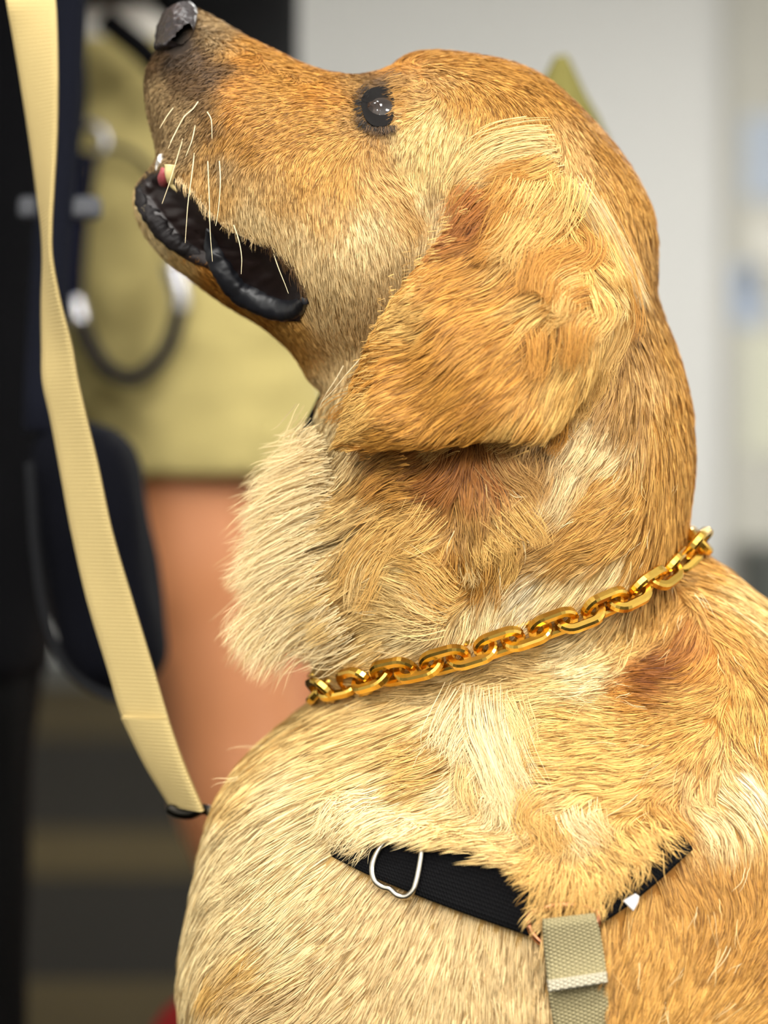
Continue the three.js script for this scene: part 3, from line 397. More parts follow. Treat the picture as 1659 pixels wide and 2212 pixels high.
// groups of comb marks on the skin: length, depth and lift of the hair in photograph pixels, how much it clumps, then [u, v, direction in degrees (0 right, 90 down), colour, length?]
const MARKS = [
  { len: 19, puff: 7, lift: 0.35, clump: 0.2, wild: 0.6, at: [[450, 45, 35, 'm'], [400, 140, 100, 'd'], [345, 190, 150, 'm'], [330, 260, 140, 'm'], [350, 320, 120, 'm'], [430, 190, 150, 'd'], [405, 250, 135, 'm'], [400, 320, 120, 'm'], [440, 120, 150, 'd'], [375, 136, 120, 'k'], [402, 138, 110, 'k'], [348, 132, 140, 'd'], [430, 110, 60, 'd'], [385, 160, 120, 'd'], [388, 72, 100, 'k'], [372, 100, 100, 'k'], [410, 104, 100, 'k'], [470, 160, 150, 'd'], [460, 90, 60, 'm'], [505, 150, 150, 'd'], [452, 240, 140, 'd'], [468, 275, 120, 'd'], [470, 350, 110, 'm']] },
  { len: 26, puff: 5, lift: 0.05, clump: 0.25, wild: 0.28, at: [[530, 95, 33, 'h'], [600, 128, 30, 'h'], [680, 158, 20, 'h'], [500, 110, 60, 'f'], [520, 180, 155, 'o'], [525, 130, 150, 'o'], [505, 240, 145, 'o'], [470, 250, 140, 'f'], [460, 330, 112, 'f'], [440, 385, 105, 't'], [485, 300, 130, 'h'], [480, 430, 100, 't'], [550, 300, 140, 'h'], [600, 200, 165, 'h'], [560, 230, 150, 'h'], [640, 280, 150, 'h'], [690, 200, 168, 'o'], [740, 220, 172, 'o'], [700, 260, 158, 'h'], [700, 330, 130, 'g'], [660, 380, 112, 'g'], [600, 420, 96, 't'], [560, 480, 90, 'p'], [520, 470, 95, 'p']] },
  { len: 36, puff: 6, lift: 0.05, clump: 0.3, wild: 0.2, at: [[640, 520, 86, 'p'], [700, 450, 86, 't'], [740, 380, 100, 'g'], [755, 320, 130, 'g'], [800, 335, 92, 'f'], [800, 375, 75, 't'], [840, 390, 52, 't'], [870, 430, 38, 't'], [890, 470, 45, 't'], [800, 490, 76, 'p'], [860, 560, 70, 'p'], [700, 600, 88, 'p'], [640, 600, 90, 'p'], [780, 650, 85, 'p'], [850, 640, 80, 'p'], [720, 740, 92, 'p'], [690, 680, 96, 'p'], [670, 740, 100, 't'], [730, 800, 95, 'p'], [930, 520, 90, 'p'], [760, 560, 84, 'p']] },
  { len: 24, puff: 5, lift: 0.15, clump: 0.25, wild: 0.3, at: [[305, 480, 55, 'c'], [330, 530, 45, 'c'], [390, 582, 38, 'l'], [440, 600, 35, 'o'], [500, 655, 35, 'o'], [540, 680, 35, 'g'], [600, 725, 40, 'g'], [560, 690, 40, 'o'], [645, 768, 55, 'g'], [690, 830, 70, 'p'], [640, 720, 40, 'g']] },
  { len: 14, puff: 3, lift: 0.25, clump: 0.3, wild: 0.5, at: [[785, 220, 175, 'k'], [800, 190, 170, 'd'], [790, 262, 150, 'k'], [815, 285, 100, 'd'], [840, 282, 80, 'd'], [770, 240, 170, 'f'], [775, 285, 140, 'f'], [812, 308, 95, 'f'], [780, 195, 170, 'f']] },
  { len: 30, puff: 6, lift: 0.25, clump: 0.4, wild: 0.4, at: [[858, 178, 185, 'd'], [868, 215, 182, 'f'], [875, 250, 150, 'g'], [865, 290, 120, 'l'], [870, 150, 200, 'o'], [900, 190, 190, 'f'], [930, 165, 20, 'f'], [960, 172, 60, 'f']] },
  { len: 36, puff: 6, lift: 0.05, clump: 0.3, wild: 0.22, at: [[890, 122, -40, 'h'], [940, 128, 10, 'h'], [1000, 138, 15, 'h'], [1100, 165, 25, 'h'], [1200, 215, 42, 'h'], [1300, 320, 55, 'h'], [1370, 430, 70, 'g'], [930, 270, 112, 'l'], [1000, 210, 95, 'h'], [1080, 220, 80, 'h'], [1150, 250, 62, 'h'], [1200, 280, 75, 't'], [1050, 280, 118, 'g'], [1000, 310, 112, 'l'], [930, 340, 105, 'l'], [900, 370, 96, 'l'], [915, 430, 86, 'p'], [960, 430, 95, 'p'], [980, 480, 130, 'p'], [900, 310, 115, 'l'], [1240, 330, 80, 't'], [1150, 200, 45, 'h']] },
  { len: 70, puff: 9, lift: 0.05, clump: 0.45, wild: 0.18, at: [[1180, 322, 192, 'l'], [1130, 315, 185, 'l'], [1080, 322, 170, 'l'], [1040, 350, 150, 'l'], [1010, 395, 132, 'g'], [1150, 290, 160, 'g'], [1090, 360, 172, 'g'], [1010, 350, 135, 'l']] },
  { len: 60, puff: 8, lift: 0.05, clump: 0.45, wild: 0.2, at: [[1250, 420, 75, 't'], [1300, 500, 66, 'g'], [1350, 560, 70, 'g'], [1390, 640, 80, 'f'], [1300, 420, 62, 'g'], [1400, 540, 82, 'f'], [1340, 640, 75, 'f'], [1380, 720, 80, 'f'], [1430, 740, 80, 'g'], [1470, 850, 85, 'g'], [1485, 980, 92, 'g'], [1478, 1080, 98, 'g'], [1440, 900, 95, 'g'], [1400, 800, 90, 't'], [1330, 780, 100, 'f']] },
  { len: 90, puff: 12, lift: 0.08, clump: 0.55, wild: 0.24, at: [[1400, 1000, 105, 'g'], [1430, 1120, 112, 'g'], [1350, 880, 120, 'f'], [1330, 950, 130, 'p'], [1270, 930, 122, 'p'], [1250, 1000, 125, 'p'], [1300, 1040, 142, 'g'], [1200, 1060, 125, 'p'], [1190, 1130, 145, 'f'], [1280, 1120, 152, 'g'], [1350, 1080, 132, 'g'], [1400, 1170, 122, 'g'], [1320, 1180, 152, 'g'], [1250, 1195, 166, 'g'], [1150, 1200, 165, 'f'], [1170, 1000, 112, 'f']] },
  { len: 85, puff: 14, lift: 0.1, clump: 0.6, wild: 0.35, at: [[1050, 1020, 58, 'b'], [1100, 1060, 52, 'f'], [1030, 1080, 70, 'f'], [1000, 1120, 85, 'f'], [1080, 1130, 58, 'y'], [1110, 1180, 70, 'y'], [1000, 1000, 92, 'b'], [950, 1040, 140, 'b'], [900, 1060, 165, 'e'], [900, 1110, 160, 'y'], [860, 1160, 155, 'y'], [940, 1160, 150, 'y'], [1000, 1190, 80, 'e'], [1030, 1240, 92, 'e'], [930, 1255, 212, 'y'], [870, 1240, 196, 'l'], [900, 1310, 184, 'l'], [850, 1320, 176, 'l'], [800, 1280, 172, 'l'], [800, 1220, 140, 'y']] },  // browns just below the ear paint its cast shadow into the fur
  { len: 80, puff: 10, lift: 0.05, clump: 0.5, wild: 0.2, at: [[1020, 1330, 102, 'c'], [980, 1370, 106, 'c'], [1060, 1300, 116, 'c'], [1110, 1290, 126, 'c'], [1160, 1280, 130, 'w'], [1210, 1260, 138, 'c'], [1100, 1340, 120, 'w'], [1260, 1265, 130, 'c'], [1330, 1235, 120, 'c'], [1400, 1215, 110, 'f'], [900, 1390, 150, 'c'], [820, 1400, 150, 'l'], [740, 1400, 155, 'l'], [690, 1360, 160, 'l'], [1000, 1290, 150, 'y']] },
  { len: 130, puff: 26, lift: 0.85, clump: 0.6, wild: 0.22, at: [[705, 940, 112, 'c', 60], [750, 1010, 122, 'c', 80], [700, 1040, 155, 'c'], [660, 1060, 168, 'c'], [650, 1160, 166, 'c'], [720, 1150, 155, 'c'], [800, 1090, 150, 'l', 100], [780, 1030, 135, 'y', 90], [850, 1030, 160, 'e', 80], [650, 1260, 152, 'c', 150], [700, 1260, 145, 'c', 150], [760, 1230, 135, 'l'], [670, 1340, 148, 'c', 120], [740, 1320, 150, 'l', 110], [700, 880, 95, 'c', 40]] },
  { len: 75, puff: 9, lift: 0.05, clump: 0.45, wild: 0.3, at: [[1500, 1225, 28, 'g'], [1560, 1265, 32, 'l'], [1620, 1320, 50, 'l'], [1640, 1450, 76, 'g'], [1600, 1420, 68, 'g'], [1560, 1350, 58, 'g'], [1580, 1550, 100, 'g'], [1640, 1600, 100, 'g'], [1550, 1650, 128, 'g'], [1515, 1500, 145, 'g'], [1520, 1430, 125, 'o'], [1470, 1440, 165, 'r'], [1430, 1480, 175, 'r'], [1400, 1460, 160, 'b'], [1390, 1500, 178, 'o'], [1480, 1380, 110, 'b'], [1430, 1330, 100, 'g'], [1380, 1370, 112, 'y'], [1330, 1400, 128, 'l'], [1300, 1450, 150, 'c'], [1430, 1570, 160, 'g'], [1500, 1590, 148, 'g'], [1350, 1580, 175, 'y'], [1400, 1660, 155, 'y'], [1300, 1650, 180, 'y'], [1450, 1730, 148, 'g'], [1530, 1720, 140, 'g'], [1350, 1740, 165, 'y'], [1250, 1570, 180, 'y'], [1200, 1490, 186, 'l'], [1140, 1460, 186, 'l'], [1250, 1410, 145, 'c'], [1180, 1410, 165, 'l']] },  // darkest browns paint the shadow of the shoulder fold into the fur
  { len: 110, puff: 14, lift: 0.1, clump: 0.65, wild: 0.25, at: [[1050, 1490, 150, 'l'], [1000, 1560, 118, 'c'], [1050, 1570, 92, 'c'], [1100, 1590, 75, 'c'], [1080, 1680, 74, 'c'], [1120, 1740, 66, 'l'], [1000, 1680, 118, 'c'], [960, 1600, 132, 'y'], [940, 1680, 170, 'y'], [1180, 1650, 180, 'y'], [1180, 1740, 165, 'l']] },
  { len: 120, puff: 12, lift: 0.1, clump: 0.5, wild: 0.16, at: [[900, 1480, 170, 'l'], [800, 1520, 170, 'l'], [700, 1560, 170, 'l'], [600, 1620, 165, 'l'], [650, 1690, 160, 'c'], [780, 1640, 166, 'l'], [860, 1720, 156, 'c'], [900, 1785, 160, 'c', 70], [780, 1780, 150, 'c'], [680, 1780, 146, 'c'], [640, 1880, 142, 'c'], [1000, 1805, 172, 'l', 65], [1100, 1838, 176, 'l', 60]] },
  { len: 110, puff: 13, lift: 0.42, clump: 0.5, wild: 0.22, at: [[520, 1700, 160, 'l'], [580, 1800, 150, 'c'], [480, 1800, 155, 'c'], [440, 1900, 150, 'c'], [540, 1900, 150, 'c'], [420, 2000, 146, 'c'], [410, 2100, 140, 'c']] },
  { len: 62, puff: 12, lift: 0.2, clump: 0.55, wild: 0.5, at: [[1180, 1850, 140, 'y'], [1250, 1800, 90, 'l'], [1290, 1850, 80, 'y'], [1350, 1840, 80, 'y'], [1400, 1800, 66, 'y'], [1450, 1760, 42, 'e'], [1520, 1740, 30, 'c']] },
  { len: 95, puff: 12, lift: 0.1, clump: 0.6, wild: 0.2, at: [[1605, 1685, 48, 'w'], [1580, 1665, 50, 'c'], [1645, 1740, 70, 'y'], [1560, 1720, 35, 'c'], [1640, 1660, 85, 'y']] },
  { len: 62, puff: 7, lift: 0.03, clump: 0.4, wild: 0.14, at: [[720, 1930, 140, 'p'], [800, 1970, 124, 'p'], [900, 2010, 112, 'p'], [1000, 2060, 99, 'p'], [1100, 2090, 92, 'p'], [1150, 2180, 90, 'p'], [950, 2160, 100, 'p'], [850, 2110, 120, 'p'], [750, 2070, 135, 'p'], [830, 2200, 112, 'p']] },
  { len: 105, puff: 11, lift: 0.12, clump: 0.5, wild: 0.16, at: [[640, 2020, 145, 'c'], [550, 2020, 150, 'c'], [450, 2040, 145, 'c'], [420, 2120, 138, 'c'], [560, 2060, 150, 'y'], [480, 2120, 150, 'y'], [560, 2150, 150, 'p'], [700, 2170, 135, 'p'], [450, 2200, 130, 'p']] },
  { len: 62, puff: 7, lift: 0.03, clump: 0.42, wild: 0.22, at: [[1400, 1990, 98, 'g'], [1460, 1920, 72, 'h'], [1520, 1880, 74, 'h'], [1580, 1880, 82, 'h'], [1640, 1880, 98, 'h'], [1350, 2060, 104, 'g'], [1450, 2050, 108, 'g'], [1550, 2030, 114, 'h'], [1640, 2050, 128, 'h'], [1400, 2180, 110, 'g'], [1500, 2180, 125, 'g'], [1620, 2180, 140, 'g'], [1330, 2180, 100, 'g']] },
];
const EARMARKS = [
  { len: 85, puff: 9, lift: 0.05, clump: 0.6, wild: 0.22, at: [[1080, 430, 112, 'e'], [1035, 440, 148, 'b', 50], [1000, 500, 150, 'b', 45], [1040, 480, 150, 'r', 50], [1130, 420, 108, 'y'], [1180, 410, 96, 'y'], [1120, 490, 128, 'e'], [1080, 510, 140, 'b'], [1180, 470, 118, 'y'], [1230, 450, 75, 'y'], [1280, 520, 60, 'y'], [1330, 610, 60, 'l'], [1250, 500, 72, 'e', 50]] },  // dark browns at the front paint the shaded ear hollow into the hair
  { len: 110, puff: 9, lift: 0.05, clump: 0.65, wild: 0.2, at: [[1100, 540, 132, 'y'], [1150, 570, 126, 'e'], [1200, 520, 118, 'y'], [1050, 560, 142, 'e'], [980, 600, 150, 'e', 60], [900, 680, 155, 'y', 55], [1000, 680, 152, 'e'], [1100, 650, 148, 'e'], [1180, 640, 155, 'y'], [1240, 600, 105, 'y'], [1260, 690, 100, 'y'], [1290, 760, 105, 'y'], [1230, 780, 118, 'y'], [1180, 760, 130, 'e'], [1100, 780, 142, 'e'], [1000, 780, 150, 'e'], [900, 780, 158, 'e', 70], [830, 800, 165, 'e', 60], [800, 880, 172, 'y', 60], [900, 860, 160, 'e', 80], [1000, 850, 148, 'e'], [1080, 850, 142, 'o'], [760, 930, 172, 'y', 55], [850, 940, 158, 'e', 60], [930, 930, 135, 'e', 60], [1040, 920, 130, 'e', 60], [1120, 920, 118, 'y', 60], [1180, 910, 108, 'e', 70], [1220, 880, 104, 'y'], [1250, 840, 105, 'y']] },
];
function combField(marks, hitFn) {
  const keys = ['fx', 'fy', 'len', 'puff', 'lift', 'clump', 'wild', 'r', 'g', 'b'], out = Object.fromEntries(keys.map((k) => [k, new Float32Array(NX * NY)])), pts = [];
  for (const m of marks) for (const [u, v, a, col, len] of m.at) { const p = hitFn(u, v), r = a * Math.PI / 180, c = srgb(...COAT[col]); pts.push([p.x, p.y, Math.cos(r), -Math.sin(r), (len ?? m.len) / S, m.puff / S, m.lift, m.clump, m.wild, c.r, c.g, c.b]); }
  const s2 = 0.005 * 0.005, acc = new Float64Array(10);
  for (let j = 0; j < NY; j++) { const y = GY0 + j * H; if (y < 0.28) continue; for (let i = 0; i < NX; i++) {
    const x = GX0 + i * H, q = i + j * NX; let W = 0; acc.fill(0);
    for (const p of pts) { const dx = x - p[0], dy = y - p[1], d = dx * dx + dy * dy + s2, w = 1 / (d * d * Math.sqrt(d)); W += w; for (let k = 0; k < 10; k++) acc[k] += w * p[k + 2]; }
    const l = Math.hypot(acc[0], acc[1]) || 1; out.fx[q] = acc[0] / l; out.fy[q] = acc[1] / l; for (let k = 2; k < 10; k++) out[keys[k]][q] = acc[k] / W;
  } }
  const look = (x, y) => { const gx = clamp((x - GX0) / H, 0, NX - 1.01), gy = clamp((y - GY0) / H, 0, NY - 1.01), i = gx | 0, j = gy | 0, a = gx - i, b = gy - j, q = i + j * NX, w = [(1 - a) * (1 - b), a * (1 - b), (1 - a) * b, a * b]; const o = look.o; for (const k of keys) { const f = out[k]; o[k] = f[q] * w[0] + f[q + 1] * w[1] + f[q + NX] * w[2] + f[q + NX + 1] * w[3]; } return o; };
  look.o = {};
  return look;
}
const toPx = (x, y, z) => [CX + x * S / (1 - z), CY - (y - EYE) * S / (1 - z)];

// harness straps on the body: pairs of upper and lower edge
const STRAP_A = [[[560, 1660], [520, 1740]], [[640, 1715], [620, 1800]], [[720, 1768], [720, 1852]], [[800, 1800], [800, 1892]], [[900, 1815], [900, 1934]], [[1000, 1838], [1000, 1972]], [[1100, 1872], [1100, 2007]], [[1180, 1912], [1172, 2032]]];
const STRAP_B = [[[1235, 1945], [1272, 2012]], [[1300, 1895], [1345, 1965]], [[1370, 1838], [1412, 1912]], [[1440, 1780], [1482, 1848]], [[1520, 1712], [1562, 1775]], [[1600, 1640], [1645, 1700]], [[1720, 1530], [1770, 1590]]];
const STRAP_C = [[[1172, 1965], [1278, 1955]], [[1172, 1985], [1283, 1972]], [[1172, 2012], [1292, 1998]], [[1178, 2075], [1304, 2060]], [[1184, 2140], [1312, 2120]], [[1196, 2215], [1314, 2200]], [[1206, 2300], [1316, 2290]], [[1220, 2500], [1330, 2490]]];
const stripLoop = (s) => [...s.map((e) => e[0]), ...s.map((e) => e[1]).reverse()];
const strapLoops = [STRAP_A.slice(2), STRAP_B.slice(0, 4), STRAP_C.slice(2)].map(stripLoop);
const NOSE = [[345, 100], [347, 70], [362, 38], [388, 20], [412, 18], [424, 40], [428, 75], [424, 100], [406, 122], [375, 126], [352, 118]];
const EYE_RING = [[801, 206], [818, 196], [836, 198], [848, 216], [850, 244], [842, 264], [822, 270], [804, 263], [797, 244], [796, 222]];

function blocked(p, isEar) {
  const [u, v] = toPx(p.x, p.y, p.z);
  if (p.z < 0) return false;
  if (isEar) return false;
  if (polyDist(NOSE, u, v) > 5 || polyDist(EYE_RING, u, v) > -2) return true;
  if (u < 700 && v < 720 && polyDist(MOUTH, p.x, p.y) > -0.0006) return true;
  for (const l of strapLoops) if (polyDist(l, u, v) > -2) return true;
  return false;
}
const minH = new Float32Array(NX * NY);          // hair rides over the straps
for (let j = 0; j < NY; j++) for (let i = 0; i < NX; i++) { const x = GX0 + i * H, y = GY0 + j * H; if (y > 0.52 || y < 0.3 || x < -0.1) continue; const [u, v] = toPx(x, y, 0.12); let d = -99; for (const l of strapLoops) d = Math.max(d, polyDist(l, u, v)); minH[i + j * NX] = 0.0105 * sstep(-22, 4, d); }
const minAt = (x, y, z) => z < 0.02 ? 0 : minH[clamp(Math.round((x - GX0) / H), 0, NX - 1) + clamp(Math.round((y - GY0) / H), 0, NY - 1) * NX];

class Hair {
  constructor() { this.pos = []; this.nor = []; this.col = []; this.idx = []; this.n = 0; this.strands = 0; }
  strand(pts, m, normal, twist, w, c) {            // pts: Float64Array of (m + 1) points
    const T = V(0, 0, 0), side = V(0, 0, 0), N = V(0, 0, 0), { pos, nor, col, idx } = this, base = this.n;
    for (let k = 0; k <= m; k++) {
      const a = Math.max(0, k - 1) * 3, b = Math.min(m, k + 1) * 3; T.set(pts[b] - pts[a], pts[b + 1] - pts[a + 1], pts[b + 2] - pts[a + 2]).normalize();
      side.crossVectors(T, normal).normalize(); N.crossVectors(side, T); const cs = Math.cos(twist), sn = Math.sin(twist), sx = side.x * cs + N.x * sn, sy = side.y * cs + N.y * sn, sz = side.z * cs + N.z * sn, nx = N.x * cs - side.x * sn, ny = N.y * cs - side.y * sn, nz = N.z * cs - side.z * sn;
      const s = k / m, hw = w * 0.5 * (s < 0.25 ? 0.75 + s : 1) * Math.pow(1 - s, 0.45), q = k * 3;
      const mx = 0.55, bx = nx * (1 - mx) + normal.x * mx, by2 = ny * (1 - mx) + normal.y * mx, bz = nz * (1 - mx) + normal.z * mx;
      if (k < m) { pos.push(pts[q] - sx * hw, pts[q + 1] - sy * hw, pts[q + 2] - sz * hw, pts[q] + sx * hw, pts[q + 1] + sy * hw, pts[q + 2] + sz * hw); nor.push(bx, by2, bz, bx, by2, bz); col.push(...c, ...c); if (k) { const e = base + k * 2; idx.push(e - 2, e - 1, e, e - 1, e + 1, e); } }
      else { pos.push(pts[q], pts[q + 1], pts[q + 2]); nor.push(bx, by2, bz); col.push(...c); const e = base + m * 2; idx.push(e - 2, e - 1, e); }
    }
    this.n += m * 2 + 1; this.strands++;
  }
  mesh(parent, name, label) {
    const g = new THREE.BufferGeometry(); g.setAttribute('position', new THREE.Float32BufferAttribute(this.pos, 3)); g.setAttribute('normal', new THREE.Float32BufferAttribute(this.nor, 3)); g.setAttribute('color', new THREE.Float32BufferAttribute(this.col, 3)); g.setIndex(this.idx);
    const o = part(parent, name, g, furM, label); o.userData.kind = 'stuff'; console.log(name, this.strands, 'hairs', this.idx.length / 3, 'triangles'); return o;
  }
}
const furM = new THREE.MeshPhysicalMaterial({ color: 0xffffff, vertexColors: true, roughness: 0.5, specularIntensity: 0.5 });

// combs hair over a skin mesh: guides walk along the comb field over the skin, each carries a lock of hairs
function comb({ geo, field, comb: look, layers, seed, isEar, pick, hair, segs, width, per }) {
  const R = rng(seed), pos = geo.attributes.position.array, ix = geo.index.array, A = V(0, 0, 0), B = V(0, 0, 0), C = V(0, 0, 0), E = V(0, 0, 0), n0 = V(0, 0, 0), d3 = V(0, 0, 0), root = V(0, 0, 0);
  const gp = new Float64Array((segs + 1) * 3), cp = new Float64Array((segs + 1) * 3);
  for (let t = 0; t < ix.length; t += 3) {
    A.fromArray(pos, ix[t] * 3); if (A.y < 0.335 || A.x > 0.205) continue;
    B.fromArray(pos, ix[t + 1] * 3); C.fromArray(pos, ix[t + 2] * 3);
    const [u, v] = toPx(A.x, A.y, A.z); if (v > 2330 || u > 1740) continue;
    const f = look(A.x, A.y); if (pick && !pick(f, A)) continue;
    E.crossVectors(B.clone().sub(A), C.clone().sub(A)); const area = E.length() / 2; if (!area) continue;
    const nz = E.z / (2 * area), side = nz > -0.3 ? 1 : 0.12;
    if (!isEar && A.z > 0) { const e = earD[clamp(Math.round((A.x - GX0) / H), 0, NX - 1) + clamp(Math.round((A.y - GY0) / H), 0, NY - 1) * NX]; if (e > 0.016) continue; }
    let want = area * layers * side / (f.len * width * 0.8) / per; want = Math.floor(want) + (R() < want % 1 ? 1 : 0);
    for (let w = 0; w < want; w++) {
      let a = R(), b = R(); if (a + b > 1) { a = 1 - a; b = 1 - b; }
      root.set(A.x + (B.x - A.x) * a + (C.x - A.x) * b, A.y + (B.y - A.y) * a + (C.y - A.y) * b, A.z + (B.z - A.z) * a + (C.z - A.z) * b);
      if (blocked(root, isEar)) continue;
      const F = { ...look(root.x, root.y) }, L = F.len * (0.7 + 0.6 * R()), st = L / segs, high = F.puff * (0.35 + 0.9 * R());
      const turn = 0.55 * noise3(root.x * 45, root.y * 45, root.z * 45) * F.wild * 3 + (R() - 0.5) * F.wild, wave = (R() - 0.5) * F.wild * 1.6, ph = R() * 6.3;
      let x = root.x, y = root.y, z = root.z; field.dist(x, y, z); n0.copy(field.n);
      gp[0] = x; gp[1] = y; gp[2] = z;
      for (let k = 1; k <= segs; k++) {
        const s = k / segs, o = look(x, y), n = field.n, ang = turn + wave * Math.sin(ph + s * 4), ca = Math.cos(ang), sa = Math.sin(ang), fx = o.fx * ca - o.fy * sa, fy = o.fx * sa + o.fy * ca, dn = fx * n.x + fy * n.y, out = dn > 0 ? F.lift : 0;
        d3.set(fx - n.x * dn * (1 - out), fy - n.y * dn * (1 - out), -n.z * dn * (1 - out)); if (d3.lengthSq() < 1e-4) d3.set(0, -1, 0); d3.normalize();
        x += d3.x * st; y += d3.y * st; z += d3.z * st;
        const d = field.dist(x, y, z), want2 = Math.max(high * (1 - Math.exp(-2.6 * s)), minAt(x, y, z) ? minAt(x, y, z) + high * 0.3 : 0), fix = F.lift < 0.5 || d < want2 ? want2 - d : 0;
        x += field.n.x * fix; y += field.n.y * fix; z += field.n.z * fix;
        gp[k * 3] = x; gp[k * 3 + 1] = y; gp[k * 3 + 2] = z;
      }
      const rad = Math.sqrt(per * f.len * width * 0.8 / layers / Math.PI) * 1.5, bright = 0.86 + 0.24 * R();
      const tx = V(gp[3] - gp[0], gp[4] - gp[1], gp[5] - gp[2]).normalize(), sx = V(0, 0, 0).crossVectors(tx, n0).normalize(), ux = V(0, 0, 0).crossVectors(n0, sx);
      for (let c = 0; c < per; c++) {
        const rr = rad * Math.sqrt(R()), an = R() * 6.2832, ou = Math.cos(an) * rr, os = Math.sin(an) * rr, ox = ux.x * ou + sx.x * os, oy = ux.y * ou + sx.y * os, oz = ux.z * ou + sx.z * os, short = 0.62 + 0.38 * R(), frz = (R() - 0.5) * F.wild * 0.5 * L, lift = (R() - 0.4) * F.puff * 0.5;
        const dd = field.dist(root.x + ox, root.y + oy, root.z + oz), kx = -field.n.x * dd, ky = -field.n.y * dd, kz = -field.n.z * dd;
        if (!isEar && blockedQuick(root.x + ox, root.y + oy, root.z + oz)) continue;
        for (let k = 0; k <= segs; k++) {
          const s = k / segs, g = s * short * segs, gi = Math.min(segs - 1, g | 0), ga = g - gi, keep = 1 - 0.72 * F.clump * Math.pow(s, 0.8), fz = frz * s * s, li = lift * s;
          for (let q = 0; q < 3; q++) cp[k * 3 + q] = gp[gi * 3 + q] * (1 - ga) + gp[gi * 3 + 3 + q] * ga + (q === 0 ? ox * keep + kx * (1 - s * 0.6) + sx.x * fz + n0.x * li : q === 1 ? oy * keep + ky * (1 - s * 0.6) + sx.y * fz + n0.y * li : oz * keep + kz * (1 - s * 0.6) + sx.z * fz + n0.z * li);
        }
        const tone = R(), br = bright * (tone < 0.3 ? 0.32 + 0.32 * R() : 0.88 + 0.36 * R()), sat = tone < 0.3 ? [1, 0.86, 0.66] : [1, 1, 0.96];
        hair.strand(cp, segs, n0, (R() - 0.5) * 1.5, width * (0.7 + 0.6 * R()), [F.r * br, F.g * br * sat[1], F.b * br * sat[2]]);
      }
    }
  }
}
function blockedQuick(x, y, z) { if (z < 0) return false; const [u, v] = toPx(x, y, z); if (u < 700 && v < 720 && polyDist(MOUTH, x, y) > 0) return true; if (u > 780 && u < 870 && v > 180 && v < 290 && polyDist(EYE_RING, u, v) > -3) return true; return u < 440 && v < 140 && polyDist(NOSE, u, v) > 6; }


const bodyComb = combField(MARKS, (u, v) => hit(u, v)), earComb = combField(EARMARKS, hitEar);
// locks: guide line in photograph pixels over the skin or ear, height above it in mm, hairs, width at root and tip in pixels, colour
function lock(hair, R, { pts, h = 5, n = 60, w = [30, 8], col = 'y', hair: hw = 2.3, messy = 1, z: zs }) {
  let last = null; const g = pts.map(([u, v, hh], i) => { let p = hit(u, v), q = hitEar(u, v); if (zs) p = P(u, v, zs[Math.min(i, zs.length - 1)]); else { const miss = body.at(p.x, p.y, p.z - 0.002) <= 0; if (ear.at(q.x, q.y, q.z - 0.002) > 0 && q.z > p.z) p = q; else if (miss && last) p = P(u, v, last.z); } const z = p.z + (hh ?? h) / 1000 * (i ? 1 : 0.3); last = p; return P(u, v, z); });
  const c = polyline(g), segs = 8, cp = new Float64Array((segs + 1) * 3), v = V(0, 0, 0), tg = V(0, 0, 0), nrm = V(0, 0, 1), sd = V(0, 0, 0), base = srgb(...COAT[col]);
  for (let i = 0; i < n; i++) {
    const a = Math.sqrt(-2 * Math.log(1 - 0.98 * R())) * Math.cos(6.2832 * R()) * 0.5, dz = (R() - 0.5), s0 = R() * 0.3, s1 = 0.72 + 0.28 * R(), fr = (R() - 0.5) * 14 * messy / S, ph = R() * 6.3;
    for (let k = 0; k <= segs; k++) { const s = k / segs, t = lerp(s0, s1, s); c.getPoint(t, v); c.getTangent(t, tg); sd.crossVectors(tg, nrm).normalize(); const wd = lerp(w[0], w[1], Math.pow(t, 0.8)) / S, of = a * wd + fr * s * s + 0.0006 * messy * Math.sin(ph + s * 5) * s; cp[k * 3] = v.x + sd.x * of; cp[k * 3 + 1] = v.y + sd.y * of; cp[k * 3 + 2] = v.z + dz * wd * 0.5 - (1 - s) * 0.0015 * R(); }
    const dk = R() < 0.2, br = dk ? 0.5 + 0.3 * R() : 0.84 + 0.34 * R(); hair.strand(cp, segs, nrm, (R() - 0.5) * 1.4, hw * (0.7 + 0.6 * R()) / S, [base.r * br, base.g * br * (dk ? 0.88 : 1), base.b * br * (dk ? 0.7 : 1)]);
  }
}
